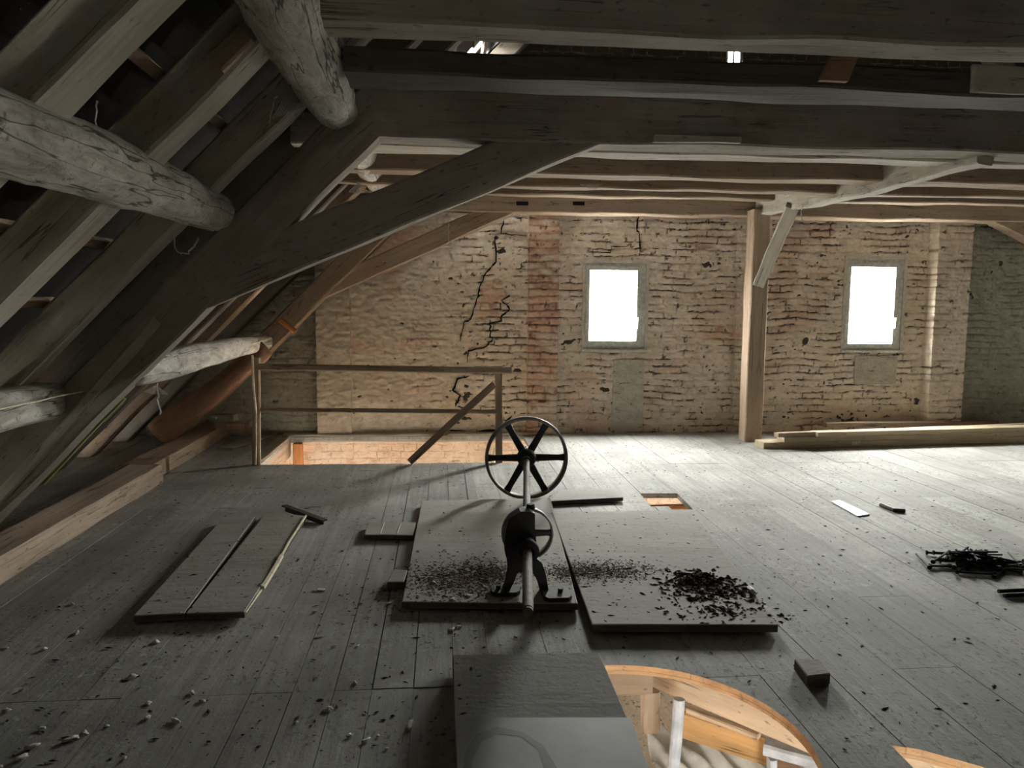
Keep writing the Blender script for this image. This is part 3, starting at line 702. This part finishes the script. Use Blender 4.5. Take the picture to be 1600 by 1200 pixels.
# ------------------------------------------------------------------ loose panels on the floor
def slab(name, corners, z0, th, mat, label, cat='panel', seams=(), parent=None):
    """corners: 4 px points of the top face, ordered round"""
    T = [F(x, y, z0+th) for x, y in corners]; c = sum(T, Vector())/4; ax = (T[1]-T[0]).normalized()
    mw = Matrix.Translation((c.x, c.y, z0)) @ Matrix.Rotation(math.atan2(ax.y, ax.x), 4, 'Z'); inv = mw.inverted()
    q = [inv @ t_ for t_ in T]; bm = bmesh.new()
    n = 14; top = []; 
    prism_bm([(v.x, v.y) for v in q], 'z', 0, th, bm)
    bmesh.ops.bevel(bm, geom=[e_ for e_ in bm.edges], offset=min(.004, th*.2), segments=1, affect='EDGES')
    o = link(name, bm, M[mat] if isinstance(mat, str) else mat, parent, mw)
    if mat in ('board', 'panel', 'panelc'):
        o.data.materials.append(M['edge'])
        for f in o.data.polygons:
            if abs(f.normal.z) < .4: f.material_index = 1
    return tag(o, label, cat) if label else o
slab('floor_panel', [(628, 940), (903, 943), (860, 778), (659, 782)], .012, .036, 'panel', 'large dusty panel lying flat under the pulley stand')
slab('floor_panel', [(925, 975), (1216, 976), (1083, 797), (862, 800)], .012, .040, 'panel', 'large dusty panel with a dark dirt heap right of the pulley stand')
pcn = slab('floor_panel', [(712, 1240), (1032, 1240), (936, 1019), (707, 1023)], .02, .045, 'panelc', 'grey smooth panel nearest the camera, partly covering the round floor hole')
slab('floor_panel', [(858, 783), (974, 777), (958, 762), (876, 765)], .010, .030, 'panel', 'short plank lying right behind the big pulley wheel')
sh = slab('cover_sheet', [(716, 1236), (1025, 1236), (985, 1121), (711, 1121)], .066, .003, 'sheet', 'lighter thin sheet lying on the near end of the grey smooth panel', 'sheet')
bm = bmesh.new(); arc = [(728, 1215), (733, 1180), (748, 1153), (778, 1141), (815, 1147), (845, 1168), (862, 1205)]; last = None
for i, (x, y) in enumerate(arc):
    w = (9, 13, 16, 14, 9, 10, 14)[i]; c = F(x, y, .0695); cc_ = F(795, 1215, .0695); d = (c-cc_).normalized()*w*.0016
    r = [bm.verts.new(c-d), bm.verts.new(c+d)]
    if last: bm.faces.new((last[0], last[1], r[1], r[0]))
    last = r
link('smear', bm, M['smear'], sh)
for nm, px, py in (('bearer', 650, 938), ('bearer', 884, 940)): pass
# trapdoor boards, left
tl = F(290, 900, 0)
slab('trapdoor_board', [(208, 962), (288, 958), (399, 807), (349, 808)], .012, .034, 'board', 'left one of the two long boards lying side by side on the left floor', 'board')
slab('trapdoor_board', [(290, 958), (382, 956), (478, 806), (417, 799)], .012, .034, 'board', 'right one of the two long boards, with the white stick along it', 'board')
tag(link('split_stick', tube_bm([F(383, 957, .03), F(395, 940, .025), F(410, 919, .03), F(430, 886, .05), F(452, 846, .05), F(478, 806, .055)], .007, 6, r1=.008), M['stick']), 'bright freshly split stick lying along the right long board', 'stick')
bm = tube_bm([F(410, 919, .035), F(432, 883, .045), F(440, 868, .05)], .014, 5); tag(link('wood_splinter', bm, M['stick']), 'thick white splinter in the middle of the split stick', 'splinter')
pb = empty('iron_strap', F(475, 802, .04)); tag(pb, 'dark bent iron strap lying at the far end of the two long boards', 'strap')
timber('strap_leaf', F(444, 790, .065), F(508, 813, .03), .045, .010, 'dark', parent=pb, rough=.002, ch=.002)
timber('strap_flange', F(446, 796, .045), F(505, 817, .01), .010, .03, 'dark', parent=pb, rough=.002, ch=.002)
o = slab('slatted_board', [(569, 835), (645, 836), (650, 816), (575, 816)], .010, .030, 'board', 'small board of three slats left of the large panel', 'board')
for px in (594.5, 620.5):
    a, b = F(px, 834, .0405), F(px+6, 817, .0405); link('groove', tube_bm([a, b], .0035, 5), M['white'], o)
slab('wood_offcut', [(605, 909), (631, 909), (637, 890), (614, 890)], .0, .05, 'board', 'small square wood offcut against the left edge of the large panel', 'offcut')
slab('wood_offcut', [(1262, 1056), (1298, 1052), (1281, 1029), (1241, 1029)], .0, .05, 'board', 'thick wood offcut right of the round hole', 'offcut')
slab('white_strip', [(1340, 806), (1359, 803), (1312, 781), (1299, 783)], .0, .010, 'white', 'white flat strip lying on the bright floor right of the square hole', 'strip')
tag(link('bent_bracket', tube_bm([F(1376, 789, .01), F(1385, 793, .012), F(1396, 797, .014), F(1414, 798, .014)], .015, 6), M['dark']), 'small bent dark bracket on the floor right of the white strip', 'bracket')
tag(link('metal_clip', tube_bm([F(1170, 918, .06), F(1176, 923, .07), F(1181, 928, .06)], .012, 6), M['white']), 'tiny shiny white clip at the right rim of the dirt heap', 'clip')
slab('wood_chip', [(495, 922), (508, 922), (508, 919), (497, 919)], .0, .008, 'stick', 'tiny pale wood chip lying left of the large panel', 'chip')

# ------------------------------------------------------------------ shaft with two pulleys and its bearing stand
ma = empty('pulley_shaft', P(822, 781, 5.97)); tag(ma, 'old iron shaft on a bearing stand with two spoked pulley wheels', 'machine')
YB, YS = 5.95, 4.02
cb_ = P(822.5, 715, YB); rb_ = (P(886, 715, YB)-P(759, 715, YB)).length/2
near = P(825, 957, 2.98)
def on_shaft(Y): return near.lerp(cb_, (Y-near.y)/(cb_.y-near.y))
cs_ = on_shaft(YS); rs_ = .138
link('shaft', tube_bm([near, on_shaft(3.0)], .0215, 20, tube_bm([on_shaft(3.0), on_shaft(3.72), on_shaft(YB+.36)], .0235, 20)), M['rustyshaft'], ma, smooth=False)
def pulley(c, r, width, nspoke, a0, hub, sw, nm):
    w = width/2; th = r*.05
    w0 = link(nm, lathe_y([(r-th, -w), (r, -w), (r+th*.35, 0), (r, w), (r-th, w), (r-th*1.2, 0)], c, 72), M['rim'], ma, smooth=True)
    bm = bmesh.new()
    for i in range(nspoke):
        a = a0+2*math.pi*i/nspoke; d = Vector((math.cos(a), 0, math.sin(a))); s = Vector((-d.z, 0, d.x)); y = Vector((0, 1, 0))
        rows = []
        for k_ in range(6):
            f = k_/5; rr = hub*.6+(r-th*1.1-hub*.6)*f; ww = sw*(1-.28*f); ty = .016*(1-.2*f)
            if k_ == 5: ww *= 1.35
            ctr = Vector(c)+d*rr
            rows.append([bm.verts.new(ctr+s*ww*math.cos(q*math.pi/4)+y*ty*math.sin(q*math.pi/4)) for q in range(8)])
        for u, v in zip(rows, rows[1:]):
            for q in range(8): bm.faces.new((u[q], u[(q+1) % 8], v[(q+1) % 8], v[q]))
        o = link('spoke', bm, M['iron'], w0, smooth=True); bm = bmesh.new()
    bm.free()
    link('hub', lathe_y([(.024, -w*1.25), (hub*.72, -w*1.25), (hub, -w*.45), (hub, w*.45), (hub*.72, w*1.25), (.024, w*1.25)], c, 32), M['iron'], w0, smooth=True)
pulley(cb_, rb_, .115, 6, 0, .075, .031, 'large_pulley')
pulley(cs_, rs_, .075, 4, 0, .036, .022, 'small_pulley')
col = on_shaft(YB-.12); link('shaft_collar', lathe_y([(.022, -.03), (.034, -.03), (.034, .03), (.022, .03)], col, 24), M['iron'], ma)
sp_ = [(806,801),(812,797),(828,797),(835,801),(835,824),(837,846),(839,863),(836,869),(846,877),(852,896),(857,925),(858,940),(846,940),(845,925),(837,901),(831,892),(815,892),(808,891),(802,907),(793,925),(791,934),(781,933),(784,926),(790,912),(794,892),(793,877),(789,864),(788,842),(791,819),(795,808)]
YT = 3.86
pol = [(P(x, y, YT).x, P(x, y, YT).z) for x, y in sp_]
bm = prism_bm(pol, 'y', YT-.03, YT+.05); bmesh.ops.bevel(bm, geom=bm.edges[:], offset=.006, segments=2)
link('bearing_stand', bm, M['iron'], ma)
zt = .049
for (a, b, c, d, nm) in ((767, 812, YT-.05, YT+.07, 'foot'), (846, 888, YT-.14, YT+.03, 'foot')):
    x0, x1 = P(a, 935, YT).x, P(b, 935, YT).x
    pl_ = [(x0, c+.03), (x0+.02, c), (x1-.02, c), (x1, c+.03), (x1, d-.03), (x1-.02, d), (x0+.02, d), (x0, d-.03)]
    bm = prism_bm(pl_, 'z', zt, zt+.022); bmesh.ops.bevel(bm, geom=bm.edges[:], offset=.004, segments=1)
    f_ = link(nm, bm, M['iron'], ma)
    xm = (x0+x1)/2+(.02 if a > 800 else -.035)
    link('bolt', lathe_y([(.001, 0), (.013, 0), (.013, .02), (.001, .02)], (0, 0, 0), 6), M['iron'], f_, Matrix.Translation((xm, (c+d)/2, zt+.02)) @ Matrix.Rotation(math.pi/2, 4, 'X'))
cc = on_shaft(YT-.09)
link('bearing_housing', lathe_y([(.026, -.07), (.050, -.07), (.056, -.03), (.046, .0), (.046, .09), (.026, .09)], (cc.x+.002, cc.y, cc.z), 28), M['iron'], ma, smooth=True)
link('oil_cap', lathe_y([(.001, -.02), (.02, -.02), (.024, 0), (.02, .02), (.001, .02)], (0, 0, 0), 16), M['iron'], ma, Matrix.Translation(P(829, 793, YT+.06)) @ Matrix.Rotation(math.pi/2, 4, 'X'))

# ------------------------------------------------------------------ timbers stacked by the wall on the right
def lay(a, b, z0, th, w, mat, label):
    A, B = F(*a, z0), F(*b, z0); d = (B-A).normalized(); n = Vector((-d.y, d.x, 0))
    return timber('stacked_timber', A+n*w/2+Vector((0, 0, th/2)), B+n*w/2+Vector((0, 0, th/2)), w, th, mat, label, 'timber', rough=.003, ch=.005)
lay((1193, 702), (1690, 690), 0, .075, .20, 'pine', 'lowest pale timber of the stack by the wall, sticking out furthest left')
lay((1226, 691), (1690, 679.5), .078, .055, .17, 'pine', 'middle timber of the stack by the wall, its left end set back')
lay((1278, 683), (1690, 671.5), .136, .05, .15, 'pine', 'top front timber of the stack by the wall')
lay((1216, 683.5), (1700, 665), .14, .045, .08, 'brownlt', 'long thin timber lying behind the front stack, its end tapering left of them')
lay((1292, 668), (1560, 664), .10, .05, .12, 'brown', 'short reddish timber furthest back against the wall')
lay((1300, 672), (1560, 669), .0, .09, .2, 'brown', 'dark bearer timber under the short reddish one against the wall')
p, q = F(1329, 697, .05), F(1344, 697, .05)
d0 = P(1336, 695, 8.05)
A = F(1193, 702); B = F(1690, 690); d = (B-A).normalized()
t0 = (P(1336, 694, 8.06).x-A.x)/d.x; c = A+d*t0-Vector((-d.y, d.x, 0))*.006
tag(link('paper_label', box_bm((-.05, -.001, -.02), (.05, .001, .025)), M['white'], None, Matrix.Translation(c+Vector((0, 0, .045))) @ Matrix.Rotation(math.atan2(d.y, d.x), 4, 'Z')), 'small white label on the front face of the stacked timber', 'label')

# ------------------------------------------------------------------ heap of bolts
def bolt_mesh(L, r):
    bm = bmesh.new()
    prof = [(0, .001), (0, r*2.1), (r*1.6, r*2.1), (r*1.6, r), (L*.8, r*.95), (L*.985, r*.85), (L, .001)]
    R = []
    for i in range(8):
        a = 2*math.pi*i/8; R.append([bm.verts.new((x-L/2, rr*math.cos(a), rr*math.sin(a))) for x, rr in prof])
    for i in range(8):
        for j in range(len(prof)-1): bm.faces.new((R[i][j], R[(i+1) % 8][j], R[(i+1) % 8][j+1], R[i][j+1]))
    bmesh.ops.remove_doubles(bm, verts=bm.verts, dist=1e-5)
    # square nut near the threaded end
    x = L*.36; s = r*2
    if L < .2: box_bm((x-.008, -s, -s), (x+.008, s, s), bm)
    return bm
bolt_src = []
for L, r in ((.22, .0062), (.27, .0066), (.17, .006)):
    b = bolt_mesh(L, r); bmesh.ops.recalc_face_normals(b, faces=b.faces); me = bpy.data.meshes.new('bolt'); b.to_mesh(me); b.free(); me.materials.append(M['iron']); bolt_src.append((me, L))
rb2 = random.Random(11)
hc = F(1512, 881, .0)
for i in range(56):
    me, L = bolt_src[i % 3]
    a = rb2.gauss(0, .8); d = min(1, abs(rb2.gauss(0, .55)))
    th = rb2.uniform(0, 6.28)
    x, y = hc.x+.03+.30*d*math.cos(th), hc.y+.21*d*math.sin(th)
    lvl = int((1-d)*4*rb2.random()+.4)
    z = .014+.015*lvl
    ang = rb2.choice([-.35, -.2, .15, .5, -.6, 0.05, 2.4, 3.0, 1.1]) + rb2.uniform(-.25, .25)
    tilt = rb2.uniform(-.10, .10)*(1 if lvl else .2)
    o = bpy.data.objects.new('coach_bolt', me); COL.objects.link(o)
    o.matrix_world = Matrix.Translation((x, y, z)) @ Matrix.Rotation(ang, 4, 'Z') @ Matrix.Rotation(tilt, 4, 'Y') @ Matrix.Rotation(rb2.random()*6, 4, 'X')
    tag(o, 'black iron bolt in the heap of bolts on the right floor', 'bolt', 'heap of black bolts')
for (a, b, lb) in (((1560, 924), (1650, 920), 'rear one of the two black rods at the right edge'), ((1569, 931), (1655, 928), 'front one of the two black rods at the right edge')):
    A, B = F(*a, .012), F(*b, .012); tag(link('iron_rod', tube_bm([A, B], .011, 8), M['iron']), lb, 'rod')

# ------------------------------------------------------------------ things seen in the round hole
timber('floor_joist', (-.6, 3.36, -.142), (.965, 3.36, -.142), .12, .20, 'brown', 'brown joist below the far left rim of the round hole', 'joist')
timber('angled_trimmer', (1.005, 3.40, -.142), (2.084, 2.113, -.142), .08, .20, 'lower', 'pale angled trimmer beam under the right rim of the round hole', 'beam', rough=.004)
A, B = P(1016, 1076, 3.41), P(1016, 1138, 3.41); timber('joist_stub', B, A, .09, .08, 'brownlt', 'short orange-brown stub hanging below the joist in the round hole', 'block', up=(1, 0, 0))
A, B = P(1061, 1092, 3.15), P(1050, 1215, 3.12); tag(link('painted_pole', tube_bm([A, A.lerp(B, .5)+Vector((.004, 0, 0)), B+(B-A)*1.2], .026, 12), M['paint']), 'bluish white painted pole standing in the round hole', 'pole')
A, B = F(1075, 1108, -.31), F(1186, 1150, -.31); timber('thin_batten', A, B, .04, .025, 'lower', 'thin pale batten slanting under the trimmer in the round hole', 'batten', rough=.002)
A, B = F(1066, 1131, -.42), F(1205, 1176, -.42); timber('honey_board', A, B, .03, .13, 'yellow', 'honey-coloured wide board below the thin batten in the round hole', 'board', rough=.004)
A, B = F(1196, 1163, -.30), F(1300, 1192, -.30); timber('peeling_board', A, B, .10, .05, 'paint', 'board with peeling white paint low in the round hole', 'board', rough=.008)
pf = empty('old_casement', F(1240, 1200, -.5)); tag(pf, 'white painted casement below the peeling board in the round hole', 'casement')
for x in (1206, 1258):
    timber('frame_side', P(x, 1260, 3.0), P(x, 1184, 3.0), .05, .03, 'paint', parent=pf, up=(1, 0, 0), rough=.002)
link('dark_filling', box_bm((P(1206, 1220, 3.05).x, 3.02, P(1206, 1260, 3.05).z), (P(1258, 1220, 3.05).x, 3.04, P(1206, 1180, 3.05).z)), M['rotten'], pf)
bm = bmesh.new(); bmesh.ops.create_grid(bm, x_segments=60, y_segments=40, size=.5)
for v in bm.verts:
    x, y = v.co.x, v.co.y; v.co.x = x*.62; v.co.y = y*.50
    v.co.z = .022*math.sin(x*34+y*16+2*noise.noise(Vector((x*4, y*4, 0))))+.05*noise.noise(Vector((x*2.5, y*2.5, 3)))-.35*max(0, -y)*.4+.12*y
c = F(1122, 1190, -.62); o = link('white_tarpaulin', bm, M['sack'], None, Matrix.Translation(c), smooth=True); tag(o, 'crumpled white ribbed tarpaulin low in the round hole', 'tarpaulin')
o.data.materials[0] = M['sack']; md = o.modifiers.new('thickness', 'SOLIDIFY'); md.thickness = .006
bm = prism_bm([(.10, 5.6), (3.2, 5.6), (3.2, 2.0), (.1, 2.0)], 'z', -1.0, -.96)
tag(link('boarded_platform', bm, M['cream']), 'cream boarded platform deep below the round hole', 'board')
timber('edge_board', (1.72, 2.62, -.12), (2.3, 2.25, -.12), .04, .14, 'lower', 'pale board under the rim of the hole at the lower right', 'board')
bm = prism_bm([(1.5, 2.9), (2.9, 2.9), (2.9, 1.2), (1.5, 1.2)], 'z', -.75, -.70)
tag(link('lower_shelf', bm, M['lower']), 'pale boarded shelf below the hole at the lower right corner', 'shelf')
# inside the small square hole
a = F(1028, 785, -.1); timber('hole_joist', (1.25, 5.98, -.17), (2.3, 5.98, -.17), .10, .20, 'orange', 'orange joist visible in the small square hole', 'joist')
tag(link('hole_board', box_bm((1.3, 4.9, -.33), (2.4, 5.9, -.30)), M['brownlt']), 'brown boarding at the bottom of the small square hole', 'board')

# ------------------------------------------------------------------ bits high in the roof
tag(link('red_board', prism_bm([(P(x, y, 3.5).x, P(x, y, 3.5).z) for x, y in ((1282, 125), (1326, 127), (1352, 62), (1312, 62))], 'y', 3.5, 3.53), M['rotten']), 'reddish board slanting behind the topmost collar beam at the upper right', 'board')
timber('pale_board', P(1518, 123, 3.78), P(1680, 128, 3.78), .02, .13, 'beamlt', 'grey board fixed on the second collar beam at the upper right corner', 'board')
timber('end_block', P(336, 100, 3.56), P(384, 52, 3.56), .05, .09, 'brownlt', 'yellowish wood block on top of the second rafter', 'block', up=(-1, 0, 1))
wn = empty('attic_window', ((ATT[0]+ATT[2])/2, WY, ATT[1])); tag(wn, kind='structure'); wn.name = 'window_6'
bm = bmesh.new(); a, b, c_, d_ = ATT
for q in ((a, b, a+.03, d_), (c_-.03, b, c_, d_), (a, d_-.03, c_, d_), (a, b, c_, b+.03), ((a+c_)/2-.01, b, (a+c_)/2+.01, d_)): box_bm((q[0], WY+.02, q[1]), (q[2], WY+.06, q[3]), bm)
link('window_frame', bm, M['frame'], wn); link('glass_pane', box_bm((a, WY+.03, b), (c_, WY+.034, d_)), M['glass'], wn)

# ------------------------------------------------------------------ cobwebs and strings
def strand(pts, r, label, name='cobweb_strand', mat='web'):
    n = []; pts = [Vector(p) for p in pts]
    for a, b in zip(pts, pts[1:]):
        for i in range(4): n.append(a.lerp(b, i/4)+Vector((random.uniform(-1, 1), random.uniform(-1, 1), random.uniform(-1, 1)))*r*1.5)
    n.append(pts[-1]); return tag(link(name, tube_bm(n, r, 4), M[mat]), label, 'cobweb', None)
strand([P(152, 158, 3.6), P(151, 190, 3.6), P(155, 226, 3.6)], .0035, 'cobweb string hanging on to the left round log')
strand([P(702, 340, 4.88), P(701, 362, 4.88), P(699, 384, 4.88)], .004, 'cobweb string hanging from the middle of the long diagonal brace')
strand([P(432, 150, 4.3), P(424, 172, 4.3), P(421, 192, 4.3)], .004, 'cobweb string hanging beside the gnarled log')
strand([P(1253, 318, 7.4), P(1252, 332, 7.4), P(1252, 346, 7.4)], .005, 'cobweb string hanging under the pale rough beam')
strand([P(982, 286, 6.85), P(981, 293, 6.85)], .005, 'tiny cobweb hanging from the narrow collar beam')
strand([P(272, 372, 4.7), P(276, 392, 4.7), P(290, 398, 4.7), P(303, 386, 4.7), P(310, 372, 4.7)], .005, 'looped cobweb below the end of the left round log')
strand([P(246, 600, 5.4), P(247, 625, 5.4), P(250, 648, 5.4)], .005, 'cobweb clump hanging below the white low log')
strand([P(0, 640, 4.05), P(105, 617, 4.75), P(230, 590, 5.6), P(330, 556, 6.6), P(424, 528, 8.3)], .004, 'long thin cord stretched along the low logs', 'cord', 'stick')['category'] = 'cord'
def web(a, b, c_, Y, label):
    bm = bmesh.new(); A, B, C = (P(*q, Y) for q in (a, b, c_)); n = 9
    for i in range(n):
        f = (i+1)/n; tube_bm([A.lerp(B, f)+Vector((0, .01*random.random(), 0)), (A.lerp(B, f)+A.lerp(C, f))/2+Vector((0, 0, -.01*f)), A.lerp(C, f)], .0022, 4, bm)
    for i in range(6): tube_bm([A, B.lerp(C, i/5)], .0022, 4, bm)
    return tag(link('cobweb', bm, M['web']), label, 'cobweb')
web((478, 165), (440, 158), (425, 185), 4.5, 'dense cobweb between the gnarled log and the rafter')
web((905, 288), (925, 297), (940, 288), 6.8, 'white cobweb hanging from the narrow collar beam')
web((560, 285), (545, 300), (575, 300), 5.6, 'cobweb beside the white spotted log')
web((243, 602), (225, 612), (262, 616), 5.3, 'grey cobweb bundle under the white low log')

# ------------------------------------------------------------------ litter
rg = random.Random(5)
def inside(x, y):
    if (x-HC[0])**2+(y-HC[1])**2 < (HR+.02)**2: return True
    if OPX0-.05 < x < OPX1+.05 and OPY0-.05 < y < OPY1+.05: return True
    if 1.5 < x < 2.1 and y < 2.5: return True
    if 1.57 < x < 1.97 and 5.55 < y < 6.2: return True
    return False
panels = [([(628, 940), (903, 943), (860, 778), (659, 782)], .049), ([(925, 975), (1216, 976), (1083, 797), (862, 800)], .053), ([(712, 1240), (1032, 1240), (936, 1019), (707, 1023)], .066),
          ([(208, 962), (382, 956), (478, 806), (349, 808)], .047)]
pp = [([tuple(F(x, y, z).xy) for x, y in c], z) for c, z in panels]
def level(x, y):
    for c, z in pp:
        s = None; ok = True
        for (a, b), (e_, f) in zip(c, c[1:]+c[:1]):
            q = (e_-a)*(y-b)-(f-b)*(x-a)
            if s is None: s = q > 0
            elif (q > 0) != s: ok = False
        if ok: return z
    return .002
def chips(name, samples, mat, label, flat=.35):
    bm = bmesh.new()
    for x, y, s in samples:
        if inside(x, y): continue
        z = level(x, y); a = rg.uniform(0, 6.28); l, w, h = s*rg.uniform(.7, 1.9), s*rg.uniform(.35, .8), s*rg.uniform(.15, .55)*flat*2
        vs_ = [bm.verts.new((x+l*math.cos(a+t_)*1.0 if False else x+math.cos(a)*l*u-math.sin(a)*w*v, y+math.sin(a)*l*u+math.cos(a)*w*v, z+hh)) for u, v, hh in ((-1, 0, 0), (0, -1, 0), (1, .1, 0), (.1, 1, 0), (rg.uniform(-.3, .3), 0, h))]
        for i in range(4): bm.faces.new((vs_[i], vs_[(i+1) % 4], vs_[4]))
    return tag(link(name, bm, M[mat]), label, 'litter', kind='stuff')
S = []
for i in range(3200):
    x = rg.uniform(-2.3, 4.5); y = rg.uniform(1.8, 8.5); S.append((x, y, rg.choice((.003, .004, .004, .005, .006, .009, .013))))
for i in range(500):
    x = rg.uniform(-1.9, 1.2); y = rg.uniform(2.0, 4.6); S.append((x, y, rg.choice((.004, .006, .008, .012))))
chips('floor_litter', S, 'litter', 'dark crumbs and splinters strewn over the dusty floorboards')
def blob(px, py, sx, sy, n, s0, s1):
    c = F(px, py, .05); return [(c.x+rg.gauss(0, sx), c.y+rg.gauss(0, sy), rg.uniform(s0, s1)) for _ in range(n)]
chips('dirt_heap', blob(1095, 912, .11, .09, 380, .006, .020)+blob(1125, 928, .14, .08, 260, .005, .018)+blob(1130, 955, .16, .06, 170, .004, .014)+blob(1085, 905, .05, .05, 120, .012, .024), 'litter', 'dark heap of clods on the panel right of the pulley stand', .6)
chips('wood_dust', blob(945, 893, .15, .08, 1700, .003, .008)+blob(895, 893, .10, .08, 700, .003, .008), 'dirt', 'brown crumbs spread over the joint between the two large panels')
chips('brown_crumbs', blob(720, 905, .17, .15, 2400, .003, .010)+blob(770, 895, .12, .10, 900, .003, .010), 'dirt', 'brown crumbs covering the panel in front of the left foot of the stand')
def fluff(name, S, label):
    bm = bmesh.new()
    for x, y, s in S:
        if inside(x, y): continue
        r = bmesh.ops.create_icosphere(bm, subdivisions=2, radius=s); z = level(x, y)
        sx, sy = rg.uniform(.8, 2.2), rg.uniform(.6, 1.1); a = rg.uniform(0, 6.28); ca, sa = math.cos(a), math.sin(a)
        for v in r['verts']:
            p = v.co*(1+1.1*noise.noise(v.co*(1.1/s)+Vector((x*9, y*9, 0)))); u, w = p.x*sx, p.y*sy
            v.co = Vector((x+u*ca-w*sa, y+u*sa+w*ca, z+max(0, (p.z+s*.4)*.45)))
    return tag(link(name, bm, M['fluff'], smooth=True), label, 'fluff', kind='stuff')
S = [(rg.uniform(-2.0, .2), rg.uniform(2.1, 4.6), rg.choice((.005, .007, .009, .014))) for _ in range(70)]
for px, py, s in ((705, 985, .014), (717, 981, .012), (275, 1128, .014), (640, 1135, .017), (52, 1168, .017), (230, 1124, .012), (34, 1186, .014), (120, 990, .012), (733, 1040, .012), (555, 1068, .01)):
    p = F(px, py); S.append((p.x, p.y, s))
fluff('floor_fluff', S, 'tufts of pale dust and feathers scattered on the dark floorboards')
